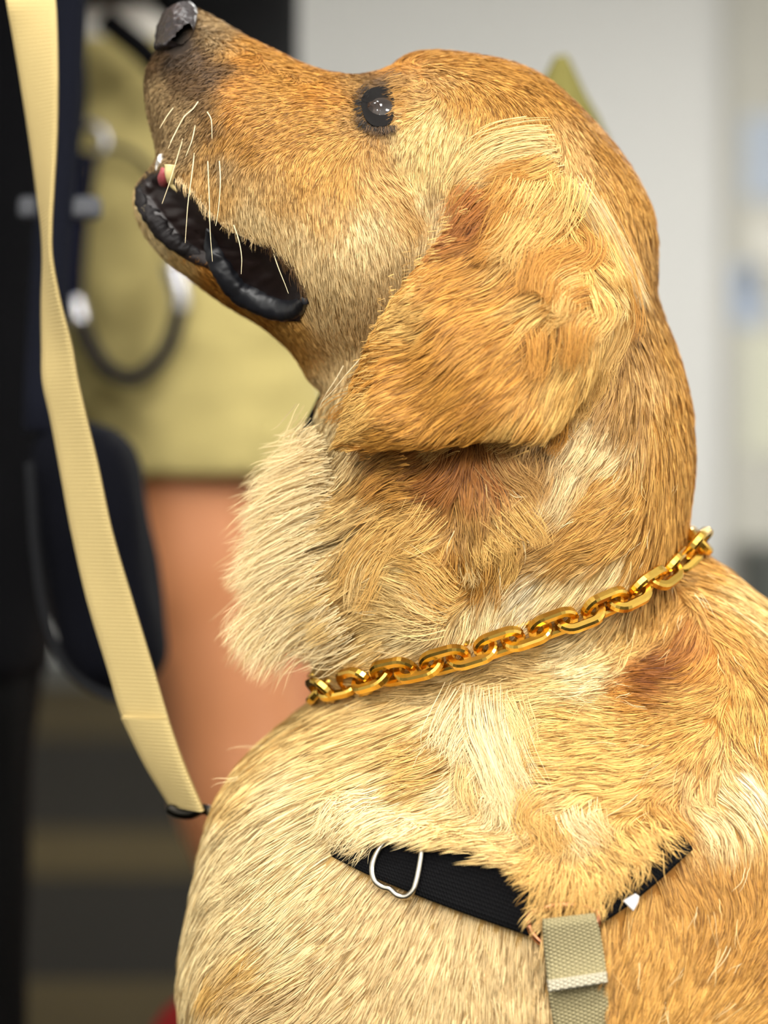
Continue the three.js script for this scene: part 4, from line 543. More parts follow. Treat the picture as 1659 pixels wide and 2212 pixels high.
const EAR_LOCKS = [
  [[[1275, 560], [1228, 577], [1195, 597], [1187, 643], [1177, 655], [1142, 664]], 'e', 90, 26, 12], [[[1282, 612], [1243, 618], [1215, 638], [1210, 663], [1202, 684], [1172, 677]], 'y', 90, 24, 10], [[[1284, 632], [1248, 643], [1223, 663], [1210, 686]], 'e', 60, 18, 8],
  [[[1291, 640], [1311, 673], [1309, 690], [1291, 711], [1276, 736], [1278, 767]], 'y', 70, 22, 6], [[[1325, 645], [1336, 686], [1327, 736], [1311, 774], [1305, 812], [1310, 838]], 'y', 110, 26, 6], [[[1285, 670], [1256, 693], [1243, 724], [1251, 759], [1264, 788]], 'y', 80, 24, 5], [[[1250, 670], [1238, 711], [1233, 762], [1230, 815]], 'e', 90, 30, 12],
  [[[1310, 745], [1291, 800], [1297, 838], [1266, 873]], 'y', 70, 24, 6], [[[1160, 705], [1164, 749], [1157, 800], [1142, 828]], 'e', 70, 26, 8], [[[1185, 470], [1142, 521], [1114, 554], [1106, 599]], 'y', 80, 28, 6], [[[1125, 420], [1084, 496], [1051, 542], [1015, 574]], 'e', 90, 26, 8], [[[1155, 430], [1119, 496], [1076, 542], [1038, 564]], 'y', 90, 26, 8],
  [[[1195, 430], [1162, 496], [1122, 528]], 'y', 90, 36, 10], [[[1225, 485], [1177, 526], [1157, 572], [1142, 617], [1141, 640]], 'e', 100, 34, 8], [[[1258, 495], [1268, 542], [1241, 562], [1192, 582], [1157, 614]], 'e', 100, 26, 10], [[[1215, 870], [1214, 930], [1226, 962]], 'e', 40, 22, 4], [[[1252, 850], [1254, 895], [1264, 918]], 'y', 40, 18, 4], [[[1195, 880], [1198, 955], [1178, 990]], 'e', 50, 26, 5],
  [[[1270, 800], [1262, 850], [1240, 890], [1222, 940]], 'y', 70, 28, 6], [[[1225, 390], [1290, 485], [1345, 580], [1396, 688]], 'c', 160, 22, 8], [[[1232, 410], [1285, 500], [1330, 590], [1370, 670]], 'l', 150, 28, 14], [[[1245, 440], [1290, 530], [1325, 610], [1350, 690]], 'y', 120, 26, 14], [[[1310, 560], [1340, 640], [1352, 700], [1340, 740]], 'e', 110, 28, 12],
  [[[1215, 335], [1150, 350], [1090, 360], [1040, 382], [1003, 430]], 'l', 190, 30, 18], [[[1205, 318], [1130, 322], [1060, 346], [1012, 398]], 'l', 190, 34, 22], [[[1205, 345], [1150, 372], [1090, 388], [1040, 412]], 'g', 150, 22, 12], [[[1190, 350], [1140, 382], [1085, 402]], 'e', 90, 18, 10],
  [[[1180, 360], [1150, 420], [1110, 480]], 'y', 120, 46, 20], [[[1140, 395], [1105, 440], [1060, 490]], 'e', 110, 40, 18], [[[1210, 370], [1205, 430], [1180, 490]], 'y', 120, 40, 20], [[[1060, 420], [1020, 460], [970, 520]], 'b', 110, 40, 20],  // the brown lock carries the painted shade of the ear hollow
  [[[960, 940], [935, 968], [900, 998]], 'y', 50, 26, 4], [[[1100, 925], [1070, 950], [1040, 968]], 'y', 60, 40, 16], [[[800, 955], [760, 970], [724, 976]], 'e', 70, 26, 10], [[[870, 955], [830, 972], [790, 980]], 'e', 60, 30, 12], [[[760, 905], [738, 920], [720, 940]], 'e', 60, 40, 24],
];
const COAT_LOCKS = [
  [[[1057, 974], [1096, 1032], [1141, 1066], [1163, 1098]], 'f', 90, 26, 8], [[[1075, 1085], [1117, 1129], [1149, 1165], [1157, 1194]], 'y', 110, 30, 12], [[[1071, 1143], [1091, 1172], [1112, 1202]], 'y', 60, 22, 6], [[[1042, 1162], [1045, 1201], [1053, 1240]], 'y', 50, 16, 6], [[[1117, 984], [1134, 1027], [1142, 1060]], 'f', 60, 26, 8], [[[1014, 1185], [1018, 1237], [1023, 1277]], 'l', 60, 16, 6],
  [[[950, 1095], [907, 1143], [864, 1177], [838, 1224]], 'y', 90, 30, 8], [[[994, 1300], [960, 1281], [919, 1237], [874, 1213]], 'y', 90, 26, 20], [[[972, 1309], [919, 1290], [864, 1249]], 'l', 100, 26, 20], [[[975, 1315], [910, 1318], [850, 1300]], 'l', 90, 22, 20], [[[850, 1160], [800, 1200], [765, 1250], [755, 1290]], 'y', 110, 34, 14], [[[830, 1190], [790, 1230], [770, 1300], [760, 1335]], 'l', 60, 26, 6], [[[880, 1150], [830, 1230], [790, 1310], [770, 1340]], 'y', 40, 16, 4],
  [[[1049, 1478], [1037, 1565], [1061, 1631], [1085, 1706], [1116, 1770]], 'c', 150, 30, 10], [[[1067, 1474], [1073, 1556], [1109, 1661], [1146, 1733]], 'c', 150, 30, 12], [[[1091, 1487], [1121, 1556], [1143, 1628]], 'l', 90, 26, 6], [[[1027, 1500], [979, 1565], [958, 1601], [948, 1634]], 'c', 130, 34, 10], [[[1040, 1560], [1000, 1620], [985, 1670]], 'c', 90, 30, 10], [[[1025, 1650], [1013, 1706], [1032, 1776]], 'l', 90, 24, 8], [[[1049, 1680], [1067, 1721], [1050, 1764]], 'c', 70, 20, 6],
  [[[1190, 1730], [1151, 1767], [1169, 1797], [1204, 1854]], 'y', 90, 26, 8], [[[1227, 1740], [1242, 1782], [1303, 1838]], 'c', 110, 34, 12], [[[1260, 1740], [1280, 1790], [1330, 1840]], 'l', 80, 30, 10], [[[1200, 1740], [1195, 1800], [1215, 1860]], 'y', 80, 30, 12],
];
const STRAP_LOCKS = [
  [[1200, 1855], [1160, 1908], [1113, 1967]], [[1215, 1865], [1195, 1930], [1182, 1995]], [[1240, 1870], [1232, 1940], [1222, 2008]], [[1262, 1870], [1266, 1940], [1268, 2002]], [[1295, 1875], [1290, 1930], [1276, 1988]], [[1330, 1855], [1336, 1905], [1346, 1948]], [[1180, 1855], [1148, 1890], [1102, 1928]], [[1370, 1838], [1386, 1880], [1390, 1918]], [[1400, 1808], [1430, 1840], [1452, 1872]], [[1430, 1778], [1470, 1800], [1512, 1824]], [[1225, 1865], [1205, 1940], [1200, 2005]], [[1250, 1870], [1250, 1935], [1246, 2005]], [[1310, 1865], [1312, 1920], [1302, 1975]], [[1275, 1870], [1280, 1930], [1262, 1990]], [[1350, 1845], [1362, 1890], [1370, 1935]], [[1190, 1860], [1175, 1915], [1140, 1985]],
  [[820, 1765], [770, 1808], [722, 1852]], [[790, 1740], [740, 1790], [698, 1835]], [[760, 1725], [715, 1770], [680, 1820]], [[840, 1770], [790, 1818], [745, 1866]],
];
const RUFF = [[[720, 1000], [640, 1010], [560, 1028]], [[710, 1035], [610, 1062], [530, 1098]], [[700, 1075], [595, 1110], [508, 1152]], [[700, 1120], [590, 1168], [500, 1222]], [[700, 1170], [585, 1222], [482, 1285]], [[700, 1220], [590, 1266], [510, 1320]], [[710, 1260], [610, 1316], [535, 1375], [495, 1420]], [[720, 1290], [632, 1350], [572, 1408], [530, 1475]], [[730, 1310], [650, 1366], [600, 1402]], [[700, 960], [655, 985], [610, 1005]], [[740, 1340], [680, 1390], [630, 1415]]];
{
  const short = new Hair(), long = new Hair(), earHair = new Hair(), R = rng(77);
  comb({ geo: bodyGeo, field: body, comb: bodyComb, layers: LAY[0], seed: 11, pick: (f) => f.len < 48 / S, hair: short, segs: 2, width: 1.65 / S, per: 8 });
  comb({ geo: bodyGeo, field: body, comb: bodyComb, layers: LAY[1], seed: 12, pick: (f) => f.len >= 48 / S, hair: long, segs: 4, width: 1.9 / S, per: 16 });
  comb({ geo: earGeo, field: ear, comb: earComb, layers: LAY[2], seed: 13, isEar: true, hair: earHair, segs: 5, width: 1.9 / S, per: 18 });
  for (const [pts, col, n, a, b] of EAR_LOCKS) lock(earHair, R, { pts, col, n: Math.round(n * 1.7), w: [a * 1.6, b * 2.4], h: 4.2, hair: 1.45, messy: 2 });
  for (const [u, v] of [[1015, 435], [985, 480], [955, 525], [925, 565], [895, 605], [868, 645], [840, 685], [815, 725], [795, 765], [778, 810], [764, 850], [750, 890]]) lock(earHair, R, { pts: [[u + 34, v + 2], [u + 6, v + 6], [u - 20, v + 16]], col: 'y', n: 60, w: [70, 64], h: 1.2, hair: 1.3, messy: 1 });
  for (const [pts, col, n, a, b] of COAT_LOCKS) lock(long, R, { pts, col, n: Math.round(n * 1.5), w: [a * 1.8, b * 2.8], h: 3.4, hair: 1.4, messy: 2.4 });
  for (const pts of STRAP_LOCKS) lock(long, R, { pts, col: pts[0][0] > 1000 ? 'y' : 'c', n: pts[0][0] > 1000 ? 20 : 56, w: [44, 30], h: pts[0][0] > 1000 ? 12.5 : 10.5, hair: 1.6, messy: 2.4 });
  for (const pts of RUFF) for (const z of [0.012, 0.035]) lock(long, R, { pts, col: 'c', n: 150, w: [84, 48], z: [z + 0.02, z, z - 0.006], hair: 1.6, messy: 3 });
  const upLine = polyline(MOUTH_UP.map(([u, v]) => V(u, v, 0)));
  for (let i = 0; i < 46; i++) { const t = 0.12 + 0.88 * i / 45, p = upLine.getPoint(t), q = R(); lock(short, R, { pts: [[p.x + 3, p.y - 18], [p.x + 1, p.y - 4], [p.x - 2 + 5 * q, p.y + 8 + 12 * q]], col: t > 0.66 ? 'd' : 'p', n: 16, w: [16, 14], h: 1.6, hair: 1.4, messy: 0.6 }); }
  const lowLine = polyline(MOUTH_LOW.map(([u, v]) => V(u, v, 0)));
  for (let i = 0; i < 40; i++) { const t = 0.05 + 0.95 * i / 39, p = lowLine.getPoint(t), q = R(); lock(short, R, { pts: [[p.x - 6, p.y + 16], [p.x - 1, p.y + 6], [p.x + 5, p.y - 2 - 5 * q]], col: t < 0.35 ? 'c' : t < 0.7 ? 'o' : 'g', n: 12, w: [16, 14], h: 1.2, hair: 1.4, messy: 0.6 }); }
  for (const [pts, col] of [[[[884, 186], [860, 190], [834, 200]], 'f'], [[[888, 198], [864, 204], [838, 212]], 'g'], [[[886, 212], [866, 218], [840, 224]], 'f'], [[[884, 228], [864, 232], [844, 238]], 'g'], [[[882, 246], [866, 250], [848, 254]], 'f'], [[[880, 172], [856, 178], [826, 190]], 'f'], [[[872, 162], [842, 176], [812, 190]], 'd'], [[[872, 264], [860, 264], [846, 264]], 'l'], [[[804, 190], [792, 200], [780, 214]], 'k'], [[[808, 268], [806, 280], [802, 294]], 'd'], [[[824, 268], [824, 282], [824, 296]], 'd'], [[[796, 262], [788, 272], [780, 286]], 'k'], [[[842, 264], [846, 278], [850, 292]], 'd'], [[[790, 240], [778, 248], [766, 254]], 'k'], [[[788, 222], [776, 226], [764, 230]], 'k'], [[[816, 266], [815, 278], [812, 290]], 'k'], [[[834, 268], [836, 280], [838, 292]], 'k'], [[[790, 252], [780, 262], [770, 270]], 'd'], [[[790, 208], [780, 210], [768, 212]], 'd']]) lock(short, R, { pts, col, n: 34, w: [17, 18], h: 1.7, hair: 1.3, messy: 0.8 });
  for (let i = 0; i < 260; i++) { const u = 460 + R() * 1190, v = 1000 + R() * 1200, p = hit(u, v); if (body.at(p.x, p.y, p.z - 0.002) <= 0 || blocked(p)) continue; const f = bodyComb(p.x, p.y), a = Math.atan2(-f.fy, f.fx) + (R() - 0.5) * 0.9, l = 50 + 90 * R(), b2 = a + (R() - 0.5) * 0.8; lock(long, R, { pts: [[u, v], [u + Math.cos(a) * l * 0.5, v + Math.sin(a) * l * 0.5], [u + Math.cos(a) * l * 0.5 + Math.cos(b2) * l * 0.5, v + Math.sin(a) * l * 0.5 + Math.sin(b2) * l * 0.5]], col: R() < 0.5 ? 'l' : 'c', n: 2, w: [8, 5], h: 4, hair: 1.1, messy: 1.5 }); }
  short.mesh(dog, 'face_fur', 'short golden fur of the face'); long.mesh(dog, 'coat_fur', 'long golden fur of neck, chest and shoulder'); earHair.mesh(dog, 'ear_fur', 'wavy reddish gold fur of the ear');
}
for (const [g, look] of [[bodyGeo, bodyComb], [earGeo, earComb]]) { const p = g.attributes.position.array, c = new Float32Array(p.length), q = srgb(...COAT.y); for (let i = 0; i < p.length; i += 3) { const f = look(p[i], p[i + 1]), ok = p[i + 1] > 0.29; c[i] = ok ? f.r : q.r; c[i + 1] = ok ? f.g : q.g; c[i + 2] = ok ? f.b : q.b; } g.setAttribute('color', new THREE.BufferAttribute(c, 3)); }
part(dog, 'body', mergeGeometries([bodyGeo, earGeo]), mat(srgb(206, 188, 150), 0.9, { vertexColors: true }));  // skin tint deepened so the shade between hairs sits in its colour

// ------------------------------------------------------------------ nose, eye, mouth, whiskers
{
  const nosePoly = loopW(NOSE, 0, 4), c = O(388, 70), n1 = hit(372, 106, 0.0066), n2 = hit(410, 114, 0.0056);
  const noseF = (x, y, z) => {
    const d = polyDist(nosePoly, x, y); let f = smax(body.dist(x, y, z) - 0.0046, -d - 0.0016, 0.0035);
    f -= 0.00055 * noise3(x * 620, y * 620, z * 620) + 0.0005 * noise3(x * 300, y * 300, z * 300);
    f = smax(f, -(cap(x, y, Math.abs(z), [n1.x, n1.y, n1.z], [n2.x, n2.y, n2.z], 0.0034, 0.002)), 0.0015);
    return f;
  };
  part(dog, 'nose', sdfMesh(noseF, [c[0] - 0.014, c[1] - 0.016, -0.034], [c[0] + 0.014, c[1] + 0.016, 0.034], 0.0008), mat(srgb(40, 34, 36), 0.42, { clearcoat: 0.35, clearcoatRoughness: 0.3 }), 'dark grey leathery nose');

  const ec = hit(824, 234), en = normalAt(ec), eye = new THREE.Mesh(new THREE.SphereGeometry(0.0112, 48, 32), mat(srgb(26, 14, 9), 0.12, { clearcoat: 1, clearcoatRoughness: 0.02 }));
  const ep = ec.clone().addScaledVector(en, -0.0072); eye.position.copy(ep); eye.name = 'eye'; eye.castShadow = eye.receiveShadow = true; eye.userData.label = 'glossy dark brown eye'; dog.add(eye);
  const iris = new THREE.RingGeometry(0.0022, 0.0052, 40, 1), pa = iris.attributes.position, lookAt = V(-0.55, 0.35, 0.76).normalize(), bx = V(0, 1, 0).cross(lookAt).normalize(), by = lookAt.clone().cross(bx);
  for (let i = 0; i < pa.count; i++) { const x = pa.getX(i), y = pa.getY(i), zz = Math.sqrt(0.01128 ** 2 - x * x - y * y), p = bx.clone().multiplyScalar(x).addScaledVector(by, y).addScaledVector(lookAt, zz); pa.setXYZ(i, p.x, p.y, p.z); }
  iris.computeVertexNormals(); part(eye, 'iris', iris, mat(srgb(38, 19, 8), 0.1, { clearcoat: 1, clearcoatRoughness: 0.02 }), 'brown iris');
  const lidM = mat(srgb(13, 10, 9), 0.7, { specularIntensity: 0.3 }), ring = null;
  { const loopE = smoothLoop([[780, 218], [790, 200], [812, 189], [838, 191], [850, 206], [852, 240], [844, 266], [822, 274], [801, 269], [786, 250]], 4), rows = [], nor = []; for (const s of [0.0, 0.35, 0.7, 1]) { const r = [], q = []; for (let k = 0; k <= loopE.length; k++) { const [u, v] = loopE[k % loopE.length], p = hit(lerp(824, u, s), lerp(232, v, s), 0.0006 * s + 0.0011); r.push(p); q.push(normalAt(p)); } rows.push(r); nor.push(q); } part(dog, 'eyelid', sheet(rows, nor, 0.0008, (i) => i * 0.01, (i, j) => j * 0.01), lidM, 'black skin around the eye'); }

  // mouth lining between upper lip line and lower lip
  const n = 44, m = 12, up = polyline(MOUTH_UP.map(([u, v]) => V(u, v, 0))), lo = polyline(MOUTH_LOW.map(([u, v]) => V(u, v, 0))), rows = [], nor = [];
  for (let i = 0; i <= n; i++) { const a = up.getPointAt(i / n), b = lo.getPointAt(i / n), r = [], q = []; for (let j = 0; j <= m; j++) { const t = -0.06 + 1.12 * j / m, u = lerp(a.x, b.x, t), v = lerp(a.y, b.y, t), p = hit(u, v), nn = normalAt(p), wet = Math.max(0, noise3(u * 0.09, v * 0.09, 3) * 1.2) * 0.0022 + 0.0008 * noise3(u * 0.3, v * 0.3, 1); r.push(p.addScaledVector(nn, 0.0006 + wet * Math.sin(Math.PI * clamp(t, 0, 1)))); q.push(nn); } rows.push(r); nor.push(q); }
  part(dog, 'mouth_lining', sheet(rows, nor, 0.0012, (i) => i * 0.002, (i, j) => j * 0.002), mat(srgb(28, 14, 12), 0.5, { clearcoat: 0.2, clearcoatRoughness: 0.2 }), 'wet dark mouth lining');
  const lipM = mat(srgb(19, 20, 26), 0.42, { clearcoat: 0.2, clearcoatRoughness: 0.3 });
  const crease = (g, a, k) => { const p = g.attributes.position; for (let i = 0; i < p.count; i++) { const x = p.getX(i), y = p.getY(i), z = p.getZ(i), d = a * (noise3(x * k, y * k, z * k) + 0.5 * noise3(x * k * 2.3, y * k * 2.3, z * k * 2.3)); p.setXYZ(i, x + d, y + d * 0.6, z + d); } g.computeVertexNormals(); return g; };
  part(dog, 'lower_lip', crease(tubeAlong([[455, 492], [459, 520], [470, 562], [493, 602], [525, 632], [566, 654], [606, 667], [640, 666], [660, 646]].map(([u, v]) => hit(u, v, 0.0014)), (t) => 0.0062 * Math.pow(Math.sin(Math.PI * clamp(0.04 + 0.9 * t, 0, 1)), 0.55), 90, 18, 0.8), 0.0011, 190), lipM, 'smooth black lower lip');
  part(dog, 'lower_lip', crease(tubeAlong([[322, 392], [305, 416], [314, 448], [336, 478], [366, 512], [400, 538], [436, 552], [456, 560]].map(([u, v]) => hit(u, v, -0.0016)), (t) => 0.0042 * Math.pow(Math.sin(Math.PI * clamp(0.08 + 0.86 * t, 0, 1)), 0.6), 90, 16), 0.0016, 240), mat(srgb(22, 17, 18), 0.6, { specularIntensity: 0.6 }), 'bumpy black front of the lower lip');
  const tooth = (pts, r, col, label) => part(dog, 'tooth', tubeAlong(pts, (t) => r * Math.pow(1 - t * 0.86, 0.6), 16, 10), mat(srgb(...col), 0.25, { clearcoat: 0.5 }), label);
  tooth([hit(372, 358, 0.0006), hit(370, 376, 0.0026), hit(374, 396, 0.0034), hit(386, 412, 0.0036)], 0.0036, [236, 214, 150], 'yellowish canine tooth');
  tooth([hit(354, 344, 0.0008), hit(345, 356, 0.0022), hit(340, 370, 0.003)], 0.0032, [244, 240, 230], 'white incisor');
  tooth([P(356, 348, 0.004), P(348, 360, 0.004), P(344, 372, 0.004)], 0.0028, [244, 240, 230], 'white incisor');
  part(dog, 'gum', tubeAlong([hit(358, 362, 0.001), hit(358, 376, 0.0016), hit(356, 388, 0.002), hit(352, 396, 0.0016)], (t) => 0.0036 * Math.sin(Math.PI * (0.2 + 0.6 * t)), 20, 10), mat(srgb(176, 84, 88), 0.3), 'pink gum');

  const wm = mat(srgb(238, 218, 172), 0.45);
  const whisk = [[[375, 232], [360, 252], [345, 277]], [[428, 220], [416, 236], [399, 251], [380, 285], [363, 321]], [[399, 250], [382, 280], [367, 309]], [[422, 271], [414, 305], [401, 338]], [[395, 300], [380, 350], [366, 395], [350, 440]], [[420, 331], [414, 380], [406, 440], [400, 525]], [[449, 348], [452, 430], [454, 500], [459, 565]], [[474, 348], [476, 390], [472, 450], [466, 488]], [[448, 242], [456, 258], [458, 300]], [[505, 486], [516, 520], [522, 556], [521, 592]], [[590, 545], [602, 580], [616, 615], [623, 634]], [[778, 775], [745, 812], [718, 845], [695, 868]], [[742, 790], [725, 820], [705, 850], [690, 880]]];
  whisk.forEach((w, i) => { const z = (t) => 0.0015 + 0.006 * t; part(dog, 'whisker', tubeAlong(w.map(([u, v], k) => P(u, v, hit(...w[0]).z + (i < 11 ? z(k / (w.length - 1)) : 0.012))), (t) => 0.00032 * (1 - 0.7 * t), 18, 6), wm, 'long pale whisker'); });
}

// ------------------------------------------------------------------ gold chain
{
  const chain = thing('gold_chain', 'gold curb chain necklace of oval links around the dog\'s neck', 'chain');
  const near = [[735, 1482], [780, 1470], [830, 1456], [930, 1434], [1020, 1408], [1110, 1378], [1200, 1346], [1300, 1308], [1380, 1270], [1440, 1230], [1478, 1195]].map(([u, v]) => hit(u, v, 0.0062));
  const loop = [P(692, 1492, 0), P(702, 1488, 0.03), ...near, P(1500, 1178, 0.028), P(1508, 1168, 0)], farSide = loop.slice(1, -1).reverse().map((p) => V(p.x, p.y, -p.z));
  const curve = new THREE.CatmullRomCurve3([...loop, ...farSide], true, 'centripetal'), len = curve.getLength(), N = Math.round(len / 0.0128 / 2) * 2;
  // one link: stadium path, chamfered square wire
  const link = (() => {
    const a = 0.0040, b = 0.0060, wv = 0.0021, seg = 12, path = [], pos = [], idx = [];
    for (let k = 0; k <= seg; k++) { const t = -Math.PI / 2 + Math.PI * k / seg; path.push([a + Math.cos(t) * b, Math.sin(t) * b, Math.cos(t), Math.sin(t)]); }
    for (let k = 0; k <= seg; k++) { const t = Math.PI / 2 + Math.PI * k / seg; path.push([-a + Math.cos(t) * b, Math.sin(t) * b, Math.cos(t), Math.sin(t)]); }
    const cs = [[1, 0.55], [0.55, 1], [-0.55, 1], [-1, 0.55], [-1, -0.55], [-0.55, -1], [0.55, -1], [1, -0.55]];
    for (const [x, y, nx, ny] of path) for (const [p, q] of cs) pos.push(x + nx * p * wv, y + ny * p * wv, q * wv);
    const L = path.length; for (let i = 0; i < L; i++) for (let j = 0; j < 8; j++) { const A = i * 8 + j, B = i * 8 + (j + 1) % 8, C = ((i + 1) % L) * 8 + j, D = ((i + 1) % L) * 8 + (j + 1) % 8; idx.push(A, C, B, B, C, D); }
    let g = new THREE.BufferGeometry(); g.setAttribute('position', new THREE.Float32BufferAttribute(pos, 3)); g.setIndex(idx); g = g.toNonIndexed(); g.computeVertexNormals(); return g;
  })();
  const gold = mat(srgb(238, 194, 92), 0.2, { metalness: 1 }), R = rng(5), M = new THREE.Matrix4(), centre = V(0, 0, 0); for (const p of loop) centre.addScaledVector(p, 1 / loop.length);
  for (let i = 0; i < N; i++) {
    const t = i / N, p = curve.getPointAt(t), tg = curve.getTangentAt(t); let out = V(p.x - 0.06, 0.15 * (p.y - centre.y), p.z * 1.5).normalize(); out.addScaledVector(tg, -out.dot(tg)).normalize();
    const bi = V(0, 0, 0).crossVectors(out, tg), ang = (i % 2 ? 1 : -1) * (0.78 + (R() - 0.5) * 0.2), nrm = out.clone().multiplyScalar(Math.cos(ang)).addScaledVector(bi, Math.sin(ang)), y = V(0, 0, 0).crossVectors(nrm, tg);
    const o = part(chain, 'link', link, gold); M.makeBasis(tg, y, nrm).setPosition(p); o.applyMatrix4(M);
  }
}

// ------------------------------------------------------------------ harness
const weave = grainTexture(64, 64, (x, y) => { const r = Math.floor(y / 16), cx = ((x + (r % 2) * 8) % 16) / 16 - 0.5, cy = (y % 16) / 16 - 0.5; return Math.sqrt(Math.max(0, 1 - (cx * 2.2) ** 2 - (cy * 1.9) ** 2)); });
const ribs = grainTexture(64, 64, (x, y) => 0.5 + 0.38 * Math.cos(x / 16 * 6.2832) + 0.12 * Math.cos(y / 4 * 6.2832));
function strip(stations, h, thick, n = 60, m = 8, taper) {
  const a = polyline(stations.map((e) => V(e[0][0], e[0][1], 0))), b = polyline(stations.map((e) => V(e[1][0], e[1][1], 0))), rows = [], nor = [], us = [0];
  for (let i = 0; i <= n; i++) { const p = a.getPoint(i / n), q = b.getPoint(i / n), r = [], w = []; for (let j = 0; j <= m; j++) { const t = j / m, u = lerp(p.x, q.x, t), v = lerp(p.y, q.y, t), g = hit(u, v, typeof h === 'function' ? h(i / n, t) : h); r.push(g); w.push(normalAt(g)); } rows.push(r); nor.push(w); if (i) us.push(us[i - 1] + rows[i][m >> 1].distanceTo(rows[i - 1][m >> 1])); }
  const wid = rows[n >> 1][0].distanceTo(rows[n >> 1][m]);
  return sheet(rows, nor, thick, (i) => us[i], (i, j) => j / m * wid);
}
const scaled = (t, s) => { const c = t.clone(); c.repeat.set(s, s); c.needsUpdate = true; return c; };
{
  const har = thing('dog_harness', 'dog harness with black chest straps, silver slide and tan girth strap', 'harness');
  const black = mat(srgb(6, 6, 8), 0.8, { specularIntensity: 0.3, bumpMap: scaled(weave, 170), bumpScale: 0.0005 });
  part(har, 'chest_strap', strip(STRAP_A, (t) => lerp(-0.006, 0.0062, sstep(0.2, 0.4, t)), 0.0024, 70, 8), black, 'black woven chest strap');
  part(har, 'back_strap', strip(STRAP_B, (t) => lerp(0.0062, -0.006, sstep(0.44, 0.62, t)), 0.0024, 70, 8), black, 'black woven strap running up to the back');
  const tanM = mat(srgb(190, 176, 130), 0.85, { bumpMap: scaled(weave, 150), bumpScale: 0.0018 }), tanD = tanM;
  part(har, 'girth_strap', strip(STRAP_C.slice(2), 0.0065, 0.0024, 70, 8), tanD, 'tan woven girth strap');
  part(har, 'strap_end', strip(STRAP_C.slice(1, 5), (t) => 0.013 + 0.0015 * Math.sin(t * 7), 0.0026, 50, 8), tanM, 'paler folded end of the tan strap');
  part(har, 'stitching', strip([[[1181, 2118], [1310, 2099]], [[1184, 2142], [1313, 2122]]], 0.0148, 0.0022, 6, 20), mat(srgb(214, 204, 176), 0.8, { bumpMap: scaled(weave, 150), bumpScale: 0.0009 }), 'pale sewn edge');
  const copper = mat(srgb(206, 140, 104), 0.25, { metalness: 1 });
  part(har, 'ring', tubeAlong([[1142, 1998], [1154, 2020], [1172, 2036], [1200, 2042], [1240, 2036], [1270, 2018], [1288, 1996], [1290, 1975], [1270, 1960], [1220, 1955], [1165, 1965], [1143, 1980], [1142, 1998]].map(([u, v]) => hit(u, v, 0.0085)), 0.0016, 90, 10), copper, 'copper-coloured ring joining the straps');
  const steel = mat(srgb(196, 190, 176), 0.22, { metalness: 1 });
  part(har, 'slide', tubeAlong([[915, 1806], [908, 1860], [899, 1905], [892, 1924], [876, 1937], [858, 1934], [843, 1921], [826, 1916], [811, 1904], [804, 1884], [806, 1862], [822, 1830], [845, 1808], [880, 1796], [915, 1806]].map(([u, v]) => hit(u, v, 0.0098)), 0.0013, 120, 12), steel, 'silver wire slide adjuster');
  part(har, 'throat_strap', tubeAlong([P(704, 850, -0.03), P(684, 890, -0.026), P(662, 930, -0.026), P(642, 968, -0.03), P(640, 1010, -0.036)], (t) => 0.0075 - 0.002 * t, 40, 10, 0.4), black, 'black strap showing behind the throat');
  part(har, 'care_tag', strip([[[1345, 1946], [1368, 1968]], [[1358, 1938], [1378, 1950]], [[1372, 1930], [1381, 1936]]], 0.0085, 0.0008, 10, 5), mat(srgb(214, 212, 210), 0.8), 'small white fabric tag');
}

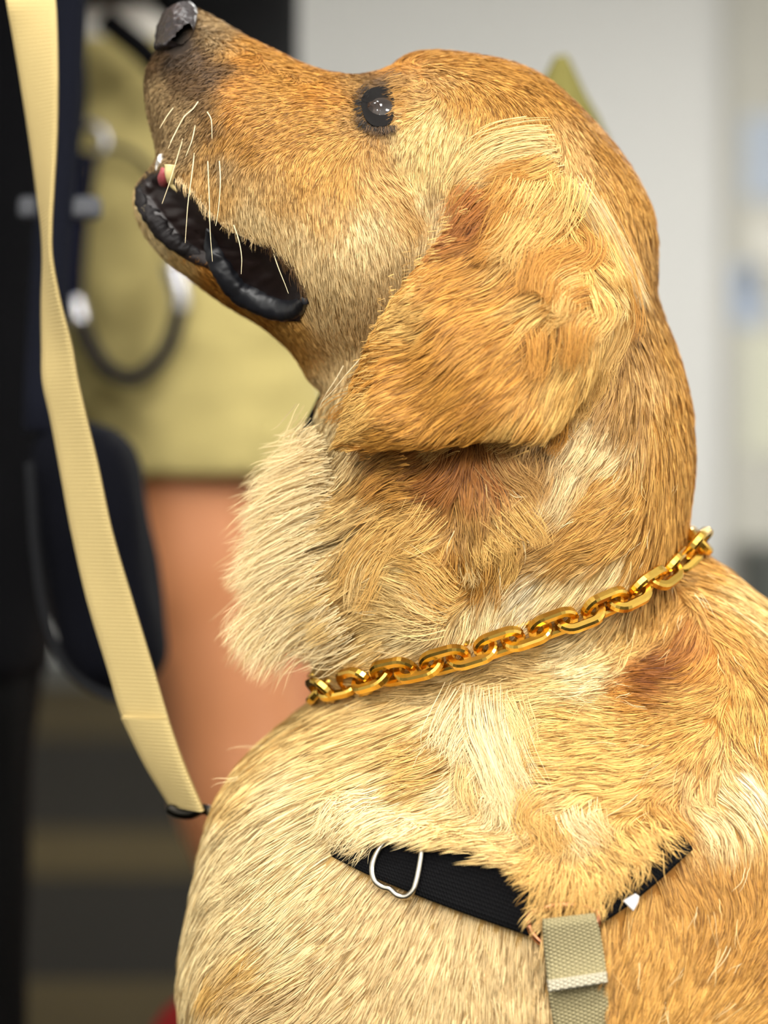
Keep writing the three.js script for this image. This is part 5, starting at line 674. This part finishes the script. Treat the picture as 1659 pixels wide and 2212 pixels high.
// ------------------------------------------------------------------ leash
{
  const leash = thing('webbing_leash', 'tan woven webbing leash running from the dog\'s chest up to the handler', 'leash');
  const E = [[-700, -110, -20], [-400, -60, 45], [-150, -10, 95], [0, 14, 120], [150, 38, 128], [300, 60, 128], [420, 75, 122], [500, 84, 118], [560, 86, 119], [650, 84, 135], [750, 86, 160], [820, 88, 172], [900, 105, 190], [1000, 124, 214], [1150, 152, 246], [1300, 187, 290], [1450, 232, 336], [1550, 262, 366], [1650, 310, 402], [1745, 366, 443]];
  const W = 0.0238, build = (from, to, dz, grow) => {
    const pts = E.filter((e) => e[0] >= from && e[0] <= to), L = polyline(pts.map((e) => V(e[1], e[0], 0))), Rr = polyline(pts.map((e) => V(e[2], e[0], 0))), n = 120, m = 6, rows = [], nor = [], us = [0];
    for (let i = 0; i <= n; i++) {
      const p = L.getPoint(i / n), q = Rr.getPoint(i / n), t = (p.y + q.y) / 2, slope = clamp((t - 300) / 1445, 0, 1), zb = -0.012 - 0.012 * (1 - slope) - (t < 0 ? -t / 700 * 0.11 : 0), A = P(p.x, p.y, zb), B = P(q.x, q.y, zb), dx = B.x - A.x, tilt = Math.sqrt(Math.max(0, W * W * lerp(1, 1.25, slope) - dx * dx)) / 2, r = [];
      for (let j = 0; j <= m; j++) { const s = j / m; r.push(V(lerp(A.x, B.x, s), lerp(A.y, B.y, s) + 0.0, zb + (s * 2 - 1) * tilt + dz)); }
      rows.push(r); if (i) us.push(us[i - 1] + rows[i][3].distanceTo(rows[i - 1][3]));
    }
    for (let i = 0; i <= n; i++) { const a = rows[Math.max(0, i - 1)], b = rows[Math.min(n, i + 1)], w = []; for (let j = 0; j <= m; j++) { const tg = b[j].clone().sub(a[j]), sd = rows[i][m].clone().sub(rows[i][0]); w.push(V(0, 0, 0).crossVectors(sd, tg).normalize().multiplyScalar(-1)); } nor.push(w); }
    return sheet(rows, nor, 0.0018 + grow, (i) => us[i], (i, j) => j / m * W);
  };
  const tan = mat(srgb(206, 182, 122), 0.85, { bumpMap: scaled(ribs, 130), bumpScale: 0.0006 });
  part(leash, 'webbing', build(-700, 1745, 0, 0), tan, 'tan ribbed webbing');
  part(leash, 'stitched_end', build(1550, 1745, 0.0026, 0.0004), tan, 'doubled stitched end of the webbing');
  const dark = mat(srgb(40, 38, 34), 0.3, { metalness: 1 });
  part(leash, 'snap_hook', tubeAlong([P(366, 1746, -0.012), P(385, 1756, -0.01), P(412, 1758, -0.008), P(436, 1748, -0.006), P(452, 1752, -0.004), P(470, 1770, -0.002)], 0.0026, 40, 10), dark, 'dark metal snap hook');
}

renderer.render(scene, camera);
